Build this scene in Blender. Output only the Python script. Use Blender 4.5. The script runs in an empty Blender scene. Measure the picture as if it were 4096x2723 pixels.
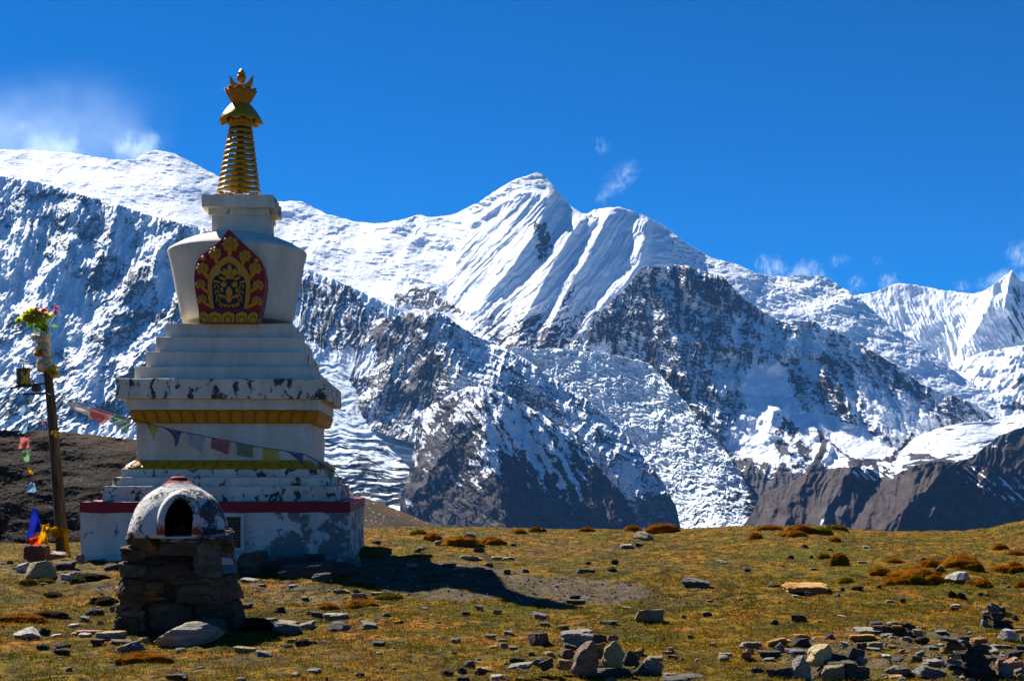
import bpy, bmesh, math, random
import numpy as np
from mathutils import Vector, Matrix

# ---------------------------------------------------------------- camera, sky, sun, exposure
SC = bpy.context.scene
COL = SC.collection
F = 5500.0; UC = 2048.0; HV = 1893.0; EYE = 1.65      # focal length, centre column and horizon row of the photo (4096 px wide); eye height
cam_d = bpy.data.cameras.new('camera'); cam = bpy.data.objects.new('camera', cam_d); COL.objects.link(cam)
cam.location = (0, 0, EYE); cam.rotation_euler = (math.radians(90), 0, 0)
cam_d.sensor_width = 36.0; cam_d.lens = 36.0 * F / 4096.0
cam_d.shift_y = (HV - 1361.5) / 4096.0
cam_d.clip_start = 0.1; cam_d.clip_end = 60000.0
SC.camera = cam

SUN_EL = math.radians(46); SUN_AZ = math.radians(-41)   # azimuth from +Y towards +X
SDIR = Vector((math.sin(SUN_AZ) * math.cos(SUN_EL), math.cos(SUN_AZ) * math.cos(SUN_EL), math.sin(SUN_EL)))
w = bpy.data.worlds.new('World'); SC.world = w; w.use_nodes = True
wn = w.node_tree; wn.nodes.clear()
sky = wn.nodes.new('ShaderNodeTexSky'); sky.sky_type = 'NISHITA'; sky.sun_disc = False
sky.sun_elevation = SUN_EL; sky.sun_rotation = SUN_AZ
sky.altitude = 4600; sky.air_density = 0.8; sky.dust_density = 0.0; sky.ozone_density = 5.0
hs = wn.nodes.new('ShaderNodeHueSaturation'); hs.inputs['Saturation'].default_value = 1.9; hs.inputs['Hue'].default_value = 0.503
bg = wn.nodes.new('ShaderNodeBackground'); bg.inputs['Strength'].default_value = 0.057
wo = wn.nodes.new('ShaderNodeOutputWorld')
wn.links.new(sky.outputs[0], hs.inputs['Color']); wn.links.new(hs.outputs[0], bg.inputs['Color']); wn.links.new(bg.outputs[0], wo.inputs['Surface'])
sun_d = bpy.data.lights.new('sun', 'SUN'); sun_d.energy = 5.0; sun_d.angle = math.radians(0.5); sun_d.color = (1.0, 0.955, 0.89)
sun = bpy.data.objects.new('sun', sun_d); COL.objects.link(sun)
sun.rotation_euler = (-SDIR).to_track_quat('-Z', 'Y').to_euler(); sun.location = (-30, 30, 60)
SC.view_settings.view_transform = 'Standard'; SC.view_settings.look = 'None'
SC.view_settings.exposure = 1.3; SC.view_settings.gamma = 1.0
SC.cycles.use_denoising = True
SC.cycles.volume_step_rate = 0.35
SC.cycles.max_bounces = 6; SC.cycles.diffuse_bounces = 3; SC.cycles.glossy_bounces = 2; SC.cycles.transparent_max_bounces = 8
SC.cycles.volume_bounces = 0; SC.cycles.transmission_bounces = 4
SC.cycles.caustics_reflective = False; SC.cycles.caustics_refractive = False

# ---------------------------------------------------------------- helpers
def P(u, v, y):                                   # a direction of the photo at depth y
    return Vector(((u - UC) * y / F, y, EYE + (HV - v) * y / F))

def hash01(ix, iy, seed):
    n = (ix.astype(np.int64) * 374761393 + iy.astype(np.int64) * 668265263 + seed * 974634777) & 0xFFFFFFFF
    n = ((n ^ (n >> 13)) * 1274126177) & 0xFFFFFFFF
    n = (n ^ (n >> 16)) & 0xFFFFFFFF
    n = (n * 2246822519) & 0xFFFFFFFF
    return (n ^ (n >> 15)) & 0xFFFF
_ang = np.arange(65536) * (2 * math.pi / 65536)
_gc = np.cos(_ang).astype(np.float32); _gs = np.sin(_ang).astype(np.float32)
def pn(x, y, seed=0):                             # gradient noise, about -1..1
    x = np.asarray(x, np.float64); y = np.asarray(y, np.float64)
    x0 = np.floor(x); y0 = np.floor(y); fx = x - x0; fy = y - y0
    ux = fx * fx * fx * (fx * (fx * 6 - 15) + 10); uy = fy * fy * fy * (fy * (fy * 6 - 15) + 10)
    def g(dx, dy):
        h = hash01(x0 + dx, y0 + dy, seed)
        return _gc[h] * (fx - dx) + _gs[h] * (fy - dy)
    a = g(0, 0); b = g(1, 0); c = g(0, 1); d = g(1, 1)
    return (a + (b - a) * ux + (c + (d - c) * ux - a - (b - a) * ux) * uy) * 1.5
def fbm(x, y, o=5, gain=0.5, seed=0):
    s = 0; a = 1.0; f = 1.0
    for i in range(o):
        s = s + a * pn(x * f + 17.3 * i, y * f - 9.1 * i, seed + i); a *= gain; f *= 2.03
    return s
def ridged(x, y, o=5, gain=0.5, seed=0):
    s = 0; a = 1.0; f = 1.0; t = 0
    for i in range(o):
        s = s + a * (1 - 2.0 * np.abs(pn(x * f + 17.3 * i, y * f - 9.1 * i, seed + i))); t += a; a *= gain; f *= 2.03
    return s / t
def sstep(a, b, x):
    t = np.clip((x - a) / (b - a), 0, 1); return t * t * (3 - 2 * t)
def segd(U, V, pts):                              # distance to a polyline
    D = np.full(U.shape, 1e9)
    for (x0, y0), (x1, y1) in zip(pts[:-1], pts[1:]):
        dx = x1 - x0; dy = y1 - y0
        t = np.clip(((U - x0) * dx + (V - y0) * dy) / (dx * dx + dy * dy + 1e-9), 0, 1)
        D = np.minimum(D, np.hypot(U - x0 - t * dx, V - y0 - t * dy))
    return D
def rib(U, V, pts, wd, p=1.0):
    return np.clip(1 - segd(U, V, pts) / wd, 0, 1) ** p
def pm(U, V, poly, soft):                         # soft polygon mask
    ins = np.zeros(U.shape, bool)
    n = len(poly)
    for i in range(n):
        x0, y0 = poly[i]; x1, y1 = poly[(i + 1) % n]
        if y0 == y1: continue
        c = ((y0 > V) != (y1 > V)) & (U < (x1 - x0) * (V - y0) / (y1 - y0) + x0)
        ins ^= c
    d = segd(U, V, list(poly) + [poly[0]])
    return sstep(-soft, soft, np.where(ins, d, -d))

def grid_mesh(name, X, Y, Z, cover=None, mat=None, smooth=True, flip=False):
    nv, nu = X.shape
    me = bpy.data.meshes.new(name)
    co = np.stack([X, Y, Z], -1).reshape(-1, 3).astype(np.float32)
    me.vertices.add(nv * nu); me.vertices.foreach_set('co', co.ravel())
    idx = np.arange(nv * nu).reshape(nv, nu)
    a = idx[:-1, :-1]; b = idx[:-1, 1:]; c = idx[1:, 1:]; d = idx[1:, :-1]
    q = np.stack([a, d, c, b] if not flip else [a, b, c, d], -1).reshape(-1, 4).astype(np.int32)
    me.loops.add(q.size); me.loops.foreach_set('vertex_index', q.ravel())
    me.polygons.add(len(q)); me.polygons.foreach_set('loop_start', np.arange(0, q.size, 4, dtype=np.int32))
    me.polygons.foreach_set('use_smooth', np.full(len(q), smooth, bool))
    me.update(calc_edges=True)
    if cover is not None:
        at = me.color_attributes.new('cover', 'FLOAT_COLOR', 'POINT')
        at.data.foreach_set('color', cover.reshape(-1, 4).astype(np.float32).ravel())
    if mat: me.materials.append(mat)
    o = bpy.data.objects.new(name, me); COL.objects.link(o)
    return o

def tag(o, label=None, cat=None, group=None, kind=None):
    if label: o['label'] = label
    if cat: o['category'] = cat
    if group: o['group'] = group
    o['kind'] = kind or 'thing'
    return o

class NT:                                         # a small node-building helper
    def __init__(s, name):
        s.m = bpy.data.materials.new(name); s.m.use_nodes = True
        s.t = s.m.node_tree; s.t.nodes.clear()
        s.out = s.t.nodes.new('ShaderNodeOutputMaterial')
    def put(s, sock, val):
        if val is None: return
        if isinstance(val, bpy.types.NodeSocket): s.t.links.new(val, sock)
        elif isinstance(val, (tuple, list)) and len(val) == 3 and sock.type == 'RGBA': sock.default_value = (*val, 1)
        else: sock.default_value = val
    def n(s, typ, ins=(), out=0, **attrs):
        nd = s.t.nodes.new('ShaderNode' + typ)
        for k, v in attrs.items(): setattr(nd, k, v)
        for k, v in dict(ins).items(): s.put(nd.inputs[k], v)
        return nd.outputs[out]
    def noise(s, vec, scale, detail=4, rough=0.55, dist=0.0, col=False):
        return s.n('TexNoise', {'Vector': vec, 'Scale': scale, 'Detail': detail, 'Roughness': rough, 'Distortion': dist}, 1 if col else 0)
    def ramp(s, fac, stops):
        nd = s.t.nodes.new('ShaderNodeValToRGB'); s.put(nd.inputs[0], fac)
        el = nd.color_ramp.elements
        while len(el) < len(stops): el.new(0.5)
        for e, (p, c) in zip(el, stops):
            e.position = p; e.color = (*c, 1) if isinstance(c, (tuple, list)) else (c, c, c, 1)
        return nd.outputs[0]
    def mix(s, fac, a, b, mode='MIX'):
        nd = s.t.nodes.new('ShaderNodeMix'); nd.data_type = 'RGBA'; nd.blend_type = mode
        s.put(nd.inputs[0], fac); s.put(nd.inputs[6], a); s.put(nd.inputs[7], b); return nd.outputs[2]
    def math(s, op, a, b=0.5, c=0.5, clamp=False):
        nd = s.t.nodes.new('ShaderNodeMath'); nd.operation = op; nd.use_clamp = clamp
        s.put(nd.inputs[0], a); s.put(nd.inputs[1], b); s.put(nd.inputs[2], c); return nd.outputs[0]
    def obj(s): return s.n('TexCoord', out=3)
    def mapv(s, vec, scale=(1, 1, 1), rot=(0, 0, 0), loc=(0, 0, 0)):
        return s.n('Mapping', {'Vector': vec, 'Scale': scale, 'Rotation': rot, 'Location': loc})
    def bump(s, h, strength=0.5, dist=0.02):
        return s.n('Bump', {'Height': h, 'Strength': strength, 'Distance': dist})
    def done(s, color, rough=0.8, normal=None, metal=0.0, spec=0.3, **kw):
        nd = s.t.nodes.new('ShaderNodeBsdfPrincipled')
        s.put(nd.inputs['Base Color'], color); s.put(nd.inputs['Roughness'], rough); s.put(nd.inputs['Metallic'], metal)
        s.put(nd.inputs['Specular IOR Level'], spec)
        if normal is not None: s.put(nd.inputs['Normal'], normal)
        for k, v in kw.items(): s.put(nd.inputs[k], v)
        s.t.links.new(nd.outputs[0], s.out.inputs[0]); s.b = nd
        return s.m

# ---------------------------------------------------------------- far terrain
def mountain_material():
    m = NT('snow_and_rock')
    at = m.n('Attribute', out=0, attribute_name='cover')
    sep = m.t.nodes.new('ShaderNodeSeparateColor'); m.put(sep.inputs[0], at)
    geo = m.n('NewGeometry', out=0)
    fine = m.noise(m.mapv(geo, (1, 1, 1.9), (0.15, 0.35, 0)), 0.040, 8, 0.70)
    snow = m.math('ADD', sep.outputs[0], m.math('MULTIPLY', m.math('SUBTRACT', fine, 0.5), 1.15))
    snow = m.ramp(snow, [(0.42, 0.0), (0.56, 1.0)])
    vein = m.noise(m.mapv(geo, (1, 1, 3.2), (0.25, 0.1, 0)), 0.012, 6, 0.65)
    rock = m.ramp(vein, [(0.3, (0.020, 0.022, 0.026)), (0.55, (0.055, 0.055, 0.057)), (0.75, (0.11, 0.105, 0.10))])
    brown = m.ramp(vein, [(0.3, (0.010, 0.0042, 0.002)), (0.55, (0.028, 0.0110, 0.004)), (0.75, (0.052, 0.024, 0.011))])
    rock = m.mix(sep.outputs[1], rock, brown)
    ice = m.mix(sep.outputs[2], (0.80, 0.805, 0.82), (0.58, 0.70, 0.79))
    col = m.mix(snow, rock, ice)
    bp = m.bump(m.noise(geo, 0.045, 5, 0.65), 0.55, 14.0)
    return m.done(col, 0.75, bp, spec=0.12)
M_MTN = mountain_material()

def layer(name, label, cat, crest, foot, du, nv, relief, cover, gamma=1.0, rough=(3.0, 26.0), seed=1, back=0.75, kind='structure'):
    cu = np.array([c[0] for c in crest], float); cv = np.array([c[1] for c in crest], float); cr = np.array([c[2] for c in crest], float)
    fu = np.array([c[0] for c in foot], float); fv = np.array([c[1] for c in foot], float); fr = np.array([c[2] for c in foot], float)
    u = np.arange(cu[0], cu[-1] + du, du)
    vs = np.interp(u, cu, cv)
    vc = vs + rough[0] * fbm(u / rough[1], u * 0 + 0.3, 4, 0.55, seed + 50)
    kk = np.exp(-0.5 * (np.arange(-60, 61) * du / 45.0) ** 2); kk /= kk.sum()
    sm = lambda a: np.convolve(np.pad(a, 60, mode='edge'), kk, mode='valid')
    rc = sm(np.interp(u, cu, cr)); vf = sm(np.interp(u, fu, fv)); rf = sm(np.interp(u, fu, fr))
    vf = np.maximum(vf, vc + 4)
    T = np.linspace(0, 1, nv)[:, None]
    U = np.broadcast_to(u[None, :], (nv, len(u))).copy()
    V = vc[None, :] + (vf - vc)[None, :] * T
    k2 = np.exp(-0.5 * (np.arange(-150, 151) * du / 110.0) ** 2); k2 /= k2.sum()
    vw = np.convolve(np.pad(vs, 150, mode='edge'), k2, mode='valid')
    Ts = (V - vw[None, :]) / np.maximum(vf - vw, 30)[None, :]
    g = 1 - np.clip(1 - Ts, 0, 2) ** gamma if gamma > 1 else (np.sign(Ts) * np.abs(Ts) ** -gamma if gamma < -1 else Ts)
    R = rc[None, :] + (rf - rc)[None, :] * g
    R0 = R.copy()
    rel = relief(U, V, T)
    R = R - rel * R0 / F
    X = (U - UC) * R / F; Z = EYE + (HV - V) * R / F
    # normals of the front for the snow cover
    pu = np.stack([np.gradient(X, axis=1), np.gradient(R, axis=1), np.gradient(Z, axis=1)], -1)
    pv = np.stack([np.gradient(X, axis=0), np.gradient(R, axis=0), np.gradient(Z, axis=0)], -1)
    N = np.cross(pv, pu); N /= np.linalg.norm(N, axis=-1, keepdims=True) + 1e-9
    N *= np.sign(N[..., 2:3]) + (N[..., 2:3] == 0)
    cov = cover(U, V, T, N, rel)
    # the far side of the ridge
    db = np.array([2400, 1100, 500, 220, 90, 30.])
    s = R0.mean() / 8000.0
    db = db[:, None] * s
    Rb = R[0][None, :] + db
    Xb = (u - UC)[None, :] * Rb / F; Zb = Z[0][None, :] - back * db - 0.3 * 0
    X = np.vstack([Xb, X]); Yw = np.vstack([Rb, R]); Z = np.vstack([Zb, Z])
    cov = np.vstack([np.repeat(cov[:1], len(db), 0), cov])
    o = grid_mesh(name, X, Yw, Z, cov, M_MTN)
    return tag(o, label, cat, kind=kind)

def rgba(r, g=0.0, b=0.0):
    r = np.clip(r, 0, 1); o = np.ones(r.shape + (4,)); o[..., 0] = r
    o[..., 1] = np.clip(g, 0, 1); o[..., 2] = np.clip(b, 0, 1); return o
def warp(U, V, a=22, l=60, seed=5):
    return U + a * fbm(U / l, V / l, 3, 0.5, seed), V + a * fbm(U / l, V / l, 3, 0.5, seed + 9)
def streak(U, V, ang, along, across, o=4, gain=0.55, seed=0, rg=False):   # noise drawn out along a direction (degrees, picture sense)
    c = math.cos(math.radians(ang)); s = math.sin(math.radians(ang))
    a = (U * c + V * s) / along; b = (-U * s + V * c) / across
    return (ridged if rg else fbm)(a, b, o, gain, seed)

def gully(U, V, ang, wl, seed, n=4, wp=0.5):               # ridges and gullies down a slope, in photo pixels of relief
    Uw, Vw = warp(U, V, wl * wp, wl * 1.7, seed + 70)
    s = 0
    for k, (f, a) in enumerate(((1, 1), (2.1, .52), (4.6, .28), (9.7, .15))[:n]):
        s = s + a * streak(Uw, Vw, ang, wl * 4.5 / f ** 0.8, wl / f, 1, .5, seed + k * 3, True)
    return s * wl * 0.40
def strata(U, V, ang, wl, seed):
    Uw, Vw = warp(U, V, wl * 0.9, wl * 7, seed + 60)
    return (streak(Uw, Vw, ang, wl * 22, wl, 1, .5, seed, True) + .55 * streak(Uw, Vw, ang, wl * 9, wl * .45, 1, .5, seed + 1, True)) * wl * 0.36
DU = 2.6
# far range on the right
A_crest = [(3300,1230,13000),(3420,1180,13000),(3495,1169,13000),(3578,1135,13000),(3619,1134,13000),(3702,1149,13000),(3793,1164,13000),(3909,1174,12800),(3950,1155,12700),(3976,1136,12700),(4020,1102,12700),(4050,1082,12700),(4079,1120,12700),(4100,1124,12700),(4200,1160,12700),(4350,1180,12700)]
def A_rel(U, V, T):
    fl = (streak(*warp(U, V, 8, 50, 17), 66, 150, 30, 2, 0.5, 11, True) * 13 + streak(U, V, 64, 110, 12, 2, 0.6, 12, True) * 7) * sstep(0.03, 0.25, T) * (1 - sstep(0.65, 0.95, T))
    pk = rib(U, V, [(4050,1082),(4030,1160),(4016,1230)], 44) * 44 + rib(U, V, [(3976,1138),(3960,1220),(3900,1330)], 50) * 34 + ridged(U / 40, V / 50, 5, 0.66, 18) * 9
    ser = ridged(U / 40, V / 26, 4, 0.5, 14) * 9 * sstep(0.45, 0.8, T)
    return fl + pk + ser + fbm(U / 150, V / 150, 3, 0.5, 13) * 22
def A_cov(U, V, T, N, rel):
    n = streak(U, V, 66, 110, 16, 4, 0.6, 15)
    s = 1.15 - 0.75 * np.clip(n, 0, 1) * sstep(0.05, 0.3, T) * (1 - sstep(0.5, 0.75, T)) - 0.9 * rib(U, V, [(4066,1105),(4078,1180),(4064,1330)], 50) * (0.7 + n)
    return rgba(s, 0.0, 0.25)
layer('mountain', 'far blue white snow range with a small pointed summit at its right end', 'mountain', A_crest, [(3300,1640,11800),(4350,1640,11800)], DU, 170, A_rel, A_cov, seed=3, rough=(4, 22))

# white hill in front of the far range
H_crest = [(3560,1640,10900),(3620,1585,10900),(3686,1538,10900),(3727,1509,10900),(3793,1472,10900),(3860,1440,10900),(3926,1410,10900),(4000,1396,10900),(4096,1381,10900),(4350,1340,10900)]
def H_rel(U, V, T):
    return fbm(U / 110, V / 70, 4, 0.5, 21) * 26 + streak(U, V, 118, 160, 46, 3, 0.5, 22, True) * 16
def H_cov(U, V, T, N, rel):
    n = streak(U, V, 140, 90, 20, 4, 0.6, 23)
    Uw, Vw = warp(U, V, 14, 40, 24)
    mor = pm(Uw, Vw, [(3840,1588),(3930,1606),(4096,1614),(4360,1612),(4360,1640),(4096,1640),(3920,1632)], 9)
    edge = pm(Uw, Vw, [(3680,1550),(3730,1512),(3800,1482),(3770,1520),(3700,1570)], 12)
    r2 = pm(Uw, Vw, [(4030,1540),(4070,1500),(4130,1470),(4140,1500),(4070,1560)], 12)
    s = 1.3 - 1.1 * mor - edge * (0.55 + n) - r2 * (0.6 + n) - 0.35 * np.clip(n - 0.25, 0, 1)
    return rgba(s, 0.2, 0.1)
layer('mountain', 'low rounded white snow hill under the far range at the right edge', 'mountain', H_crest, [(3560,1760,9900),(4350,1760,9900)], DU, 110, H_rel, H_cov, seed=4)

# main massif
B_crest = [(-350,590,10600),(0,598,10500),(153,603,10500),(286,613,10400),(459,641,10300),(541,639,10300),(582,613,10300),(628,601,10300),(694,613,10300),(775,654,10300),(867,702,10300),(960,752,10300),(1040,790,10300),(1111,807,10200),(1160,804,10200),(1202,805,10200),(1263,834,10200),(1310,858,10200),(1426,888,10200),(1520,895,10100),(1600,880,10100),(1670,860,10100),(1738,870,10000),(1819,856,10000),(1914,810,9900),(1995,756,9850),(2050,722,9800),(2100,706,9800),(2130,697,9800),(2148,687,9800),(2172,699,9800),(2212,742,9800),(2253,790,9800),(2280,824,9800),(2328,854,9800),(2351,856,9800),(2375,839,9700),(2429,832,9700),(2470,827,9700),(2524,841,9700),(2592,871,9700),(2660,905,9750),(2700,939,9800),(2749,975,9850),(2848,1033,9900),(2939,1053,9900),(3031,1095,10000),(3130,1107,10000),(3205,1099,10000),(3296,1106,10000),(3354,1140,9950),(3420,1178,9900),(3437,1190,9900),(3536,1281,9800),(3661,1364,9700),(3800,1470,9600),(3900,1540,9600),(4000,1600,9600)]
FACE = [(1905,900),(1980,830),(2060,790),(2150,770),(2215,780),(2328,866),(2430,845),(2592,884),(2590,960),(2575,1080),(2430,1224),(2262,1400),(2050,1410),(1880,1320),(1800,1230),(1790,1090),(1830,1000)]
def flute(U, V):                                   # coordinate across the hanging flutes of the main face
    k = 0.98 - 0.42 * np.clip((U - 2000) / 560, 0, 1)
    return (U + (V - 900) * k), V
def B_rel(U, V, T):
    Uw, Vw = warp(U, V, 10, 70, 31)
    face = pm(U, V, FACE, 26)
    Ux, Vx = warp(U, V, 8, 80, 44); q, al = flute(Ux, Vx)
    amp = 0.65 + 0.6 * np.clip(fbm(U / 160, V / 160, 2, .5, 48) + 0.3, 0, 1)
    fl = (ridged(q / 110, al / 420, 1, 0.5, 33) * 14 + ridged(q / 40, al / 330, 1, 0.5, 34) * 6 * amp + ridged(q / 21, al / 300, 2, 0.6, 36) * 7.5 * amp + ridged(q / 11, al / 190, 2, 0.6, 37) * 5.0 * amp + ridged(Uw / 50, Vw / 60, 4, .6, 43) * 5)
    big = (rib(U, V, [(2205,745),(2190,820),(2120,960),(2020,1100),(1920,1235)], 62) * 46 + rib(U, V, [(2330,862),(2270,960),(2190,1100),(2110,1250),(2060,1380)], 66) * 56
           + rib(U, V, [(2440,832),(2400,930),(2330,1060),(2250,1200),(2180,1360)], 60) * 52 + rib(U, V, [(2592,875),(2580,960),(2555,1090),(2440,1230)], 56) * 66)
    sf = fbm(U / 210, V / 130, 5, 0.45, 32) * 34 + streak(Uw, Vw, 14, 190, 34, 5, 0.58, 38, True) * 11
    ser = ridged(Uw / 46, Vw / 30, 5, 0.62, 35) * 12
    msk = sstep(-0.05, 0.45, fbm(U / 190, V / 110, 3, 0.5, 39))
    left = 1 - sstep(800, 1000, U)
    right = sstep(2750, 2950, U)
    gen = sf * (1 - 0.30 * left) + ser * np.clip(0.14 + 0.86 * msk, 0, 1) * (1 - 0.5 * left)
    gen = gen + right * (streak(Uw, Vw, 40, 150, 26, 4, 0.58, 41, True) * 12 + ridged(Uw / 40, Vw / 22, 4, 0.6, 42) * 8)
    cap = rib(U, V, [(1890,890),(1960,850),(2010,812),(2080,775),(2130,768),(2190,790)], 24) * 22
    gly = rib(U, V, [(1690,1010),(1760,1080),(1800,1180),(1830,1280)], 60) * -40
    return gen * (1 - face) + (fl + big + sf * 0.35) * face + cap + gly
def B_cov(U, V, T, N, rel):
    face = pm(U, V, FACE, 20)
    Uw, Vw = warp(U, V, 24, 60, 45)
    q, al = flute(Uw, Vw)
    n = fbm(q / 16, al / 170, 4, 0.62, 46); n2 = fbm(U / 18, V / 14, 4, 0.62, 47)
    low = sstep(1080, 1400, V + 0.10 * (U - 2000))
    rk = face * (low * 0.80 + 0.06)
    rk = rk + pm(Uw, Vw, [(2130,900),(2170,870),(2195,880),(2200,960),(2180,1040),(2150,1080),(2160,980)], 14) * 0.75
    rk = rk + pm(Uw, Vw, [(2290,1060),(2330,1040),(2330,1120),(2270,1200),(2235,1200)], 22) * 0.5
    rk = rk + pm(Uw, Vw, [(2370,842),(2390,838),(2370,880),(2335,900),(2325,880)], 8) * 0.7
    rk = rk + pm(Uw, Vw, [(1585,1175),(1660,1155),(1740,1170),(1800,1215),(1830,1260),(1740,1240),(1650,1230),(1590,1215)], 14) * 1.0
    steep = np.clip(0.62 - N[..., 2], 0, 1)
    s = 1.25 - rk * (0.95 + 0.75 * n + 0.35 * n2) - face * steep * 0.9 * (0.6 + n)
    rt = sstep(2640, 2700, U) * (1 - sstep(2860, 2960, U)) * (1 - sstep(0.25, 0.5, T))
    s = s - rt * np.clip(n2 + 0.1, 0, 1) * 1.1
    ice = 0.15 + 0.6 * np.clip(0.75 - N[..., 2], 0, 1)
    return rgba(s, 0.35 + 0.35 * low, ice)
layer('mountain', 'main snow massif with the pyramid summit and the fluted ice face below it', 'mountain', B_crest,
      [(-350,1000,8900),(800,1150,8500),(1200,1350,8050),(1500,1420,8000),(1800,1480,8250),(2300,1480,8200),(2480,1400,8500),(2600,1280,8800),(2720,1200,9000),(2931,1200,9200),(3138,1340,9200),(3400,1430,9000),(3700,1600,8900),(4000,1720,8900)], DU, 340, B_rel, B_cov, seed=5, rough=(2.2, 24))

# left face with its rock bands, running down into the left glacier and the slabs below
G_crest = [(-350,690,8200),(0,705,8200),(71,710,8200),(204,741,8150),(337,782,8100),(459,812,8050),(571,853,8000),(694,884,8000),(755,904,7950),(837,919,7950),(920,960,7900),(1010,1010,7900),(1100,1050,7900),(1180,1075,7900),(1240,1085,7900),(1320,1110,7850),(1392,1140,7800),(1480,1183,7800),(1575,1225,7750),(1700,1310,7700),(1800,1420,7600)]
def G_rel(U, V, T):
    Uw, Vw = warp(U, V, 26, 110, 51)
    left = 1 - sstep(1000, 1180, U)
    up = 1 - sstep(1120, 1380, V)
    g1 = gully(U, V, 103, 40, 52, 4, 0.3) * (0.5 + 0.7 * up) + gully(U, V, -40, 32, 53, 4, 0.3) * (1.0 - 0.55 * up) + strata(U, V, -34, 11, 54) * 0.8 + ridged(Uw / 34, Vw / 30, 5, 0.70, 59) * 8 + fbm(U / 120, V / 110, 3, 0.5, 46) * 26
    ribs = 0
    for pts, w_, h in (([(90,720),(120,900),(60,1080)], 60, 60), ([(330,790),(300,950),(210,1080),(130,1250)], 80, 80), ([(480,830),(440,960),(380,1080)], 60, 64), ([(700,890),(640,1000),(560,1140),(420,1330),(330,1600)], 90, 80), ([(900,970),(760,1150),(640,1330),(470,1560)], 80, 64), ([(190,1250),(110,1500),(60,1650)], 70, 54)):
        ribs = ribs + rib(Uw, Vw, pts, w_) * h
    rb = gully(U, V, 96, 38, 55, 4, 0.35) + strata(U, V, 8, 18, 47) * 0.25 + ridged(Uw / 40, Vw / 34, 5, 0.66, 48) * 8
    flow = streak(Uw, Vw, 20, 110, 24, 5, 0.58, 56, True) * 13
    slab = strata(U, V, 4, 30, 57) * 1.3 + streak(Uw, Vw, 5, 200, 20, 5, 0.6, 49, True) * 6 + fbm(U / 120, V / 120, 3, 0.5, 58) * 20
    m1 = 1 - sstep(1380, 1470, V - 0.1 * (U - 1200)); m3 = sstep(1680, 1760, V)
    g2 = rb * m1 + flow * (1 - m1) * (1 - m3) + slab * m3
    return g1 + ribs * left * 0.9 + (g2 - g1) * (1 - left)
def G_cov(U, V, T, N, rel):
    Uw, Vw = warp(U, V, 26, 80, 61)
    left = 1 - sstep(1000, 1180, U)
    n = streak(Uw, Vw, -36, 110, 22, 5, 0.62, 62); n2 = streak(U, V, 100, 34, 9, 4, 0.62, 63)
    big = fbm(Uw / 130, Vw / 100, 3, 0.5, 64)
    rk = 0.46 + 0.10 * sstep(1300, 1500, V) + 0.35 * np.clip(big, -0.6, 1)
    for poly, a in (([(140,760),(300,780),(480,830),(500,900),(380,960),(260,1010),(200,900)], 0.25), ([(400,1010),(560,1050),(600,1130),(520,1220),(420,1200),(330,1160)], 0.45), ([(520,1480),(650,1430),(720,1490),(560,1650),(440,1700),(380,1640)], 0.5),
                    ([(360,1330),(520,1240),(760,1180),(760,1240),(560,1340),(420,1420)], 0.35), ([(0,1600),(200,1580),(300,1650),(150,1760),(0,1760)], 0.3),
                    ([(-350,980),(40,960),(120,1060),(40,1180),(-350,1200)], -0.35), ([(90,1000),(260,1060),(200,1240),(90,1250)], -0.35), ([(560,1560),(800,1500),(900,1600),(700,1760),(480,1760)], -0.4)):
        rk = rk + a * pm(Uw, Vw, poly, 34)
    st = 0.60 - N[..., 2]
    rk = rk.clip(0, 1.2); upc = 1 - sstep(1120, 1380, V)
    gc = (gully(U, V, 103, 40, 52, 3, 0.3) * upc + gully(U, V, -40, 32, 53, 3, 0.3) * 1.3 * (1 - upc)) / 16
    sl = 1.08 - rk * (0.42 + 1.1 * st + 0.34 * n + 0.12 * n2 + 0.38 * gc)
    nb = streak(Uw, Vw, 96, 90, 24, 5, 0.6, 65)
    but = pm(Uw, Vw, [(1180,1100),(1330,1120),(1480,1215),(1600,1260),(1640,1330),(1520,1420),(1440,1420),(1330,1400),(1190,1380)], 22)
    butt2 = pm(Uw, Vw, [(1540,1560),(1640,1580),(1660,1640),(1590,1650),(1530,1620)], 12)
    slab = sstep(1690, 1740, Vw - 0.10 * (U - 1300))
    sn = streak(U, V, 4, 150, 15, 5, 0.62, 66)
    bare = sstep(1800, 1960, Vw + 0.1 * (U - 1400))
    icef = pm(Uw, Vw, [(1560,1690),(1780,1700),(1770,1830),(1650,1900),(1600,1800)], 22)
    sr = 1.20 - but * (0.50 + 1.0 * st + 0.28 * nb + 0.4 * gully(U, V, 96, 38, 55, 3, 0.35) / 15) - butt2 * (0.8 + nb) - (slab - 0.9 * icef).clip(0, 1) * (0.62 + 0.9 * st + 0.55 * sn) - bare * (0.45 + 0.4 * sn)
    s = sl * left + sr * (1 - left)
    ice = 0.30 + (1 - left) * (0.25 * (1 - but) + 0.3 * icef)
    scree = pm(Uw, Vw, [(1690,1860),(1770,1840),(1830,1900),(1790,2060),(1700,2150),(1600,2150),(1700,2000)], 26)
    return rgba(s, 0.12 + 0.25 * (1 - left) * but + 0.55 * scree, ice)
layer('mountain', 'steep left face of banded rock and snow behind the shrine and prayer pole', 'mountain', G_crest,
      [(-350,1800,6300),(0,1800,6300),(600,1850,6250),(1000,1950,6200),(1400,2180,5900),(1700,2180,5900),(1800,2180,6000)], DU, 500, G_rel, G_cov, seed=6, rough=(3.5, 30))

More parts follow.
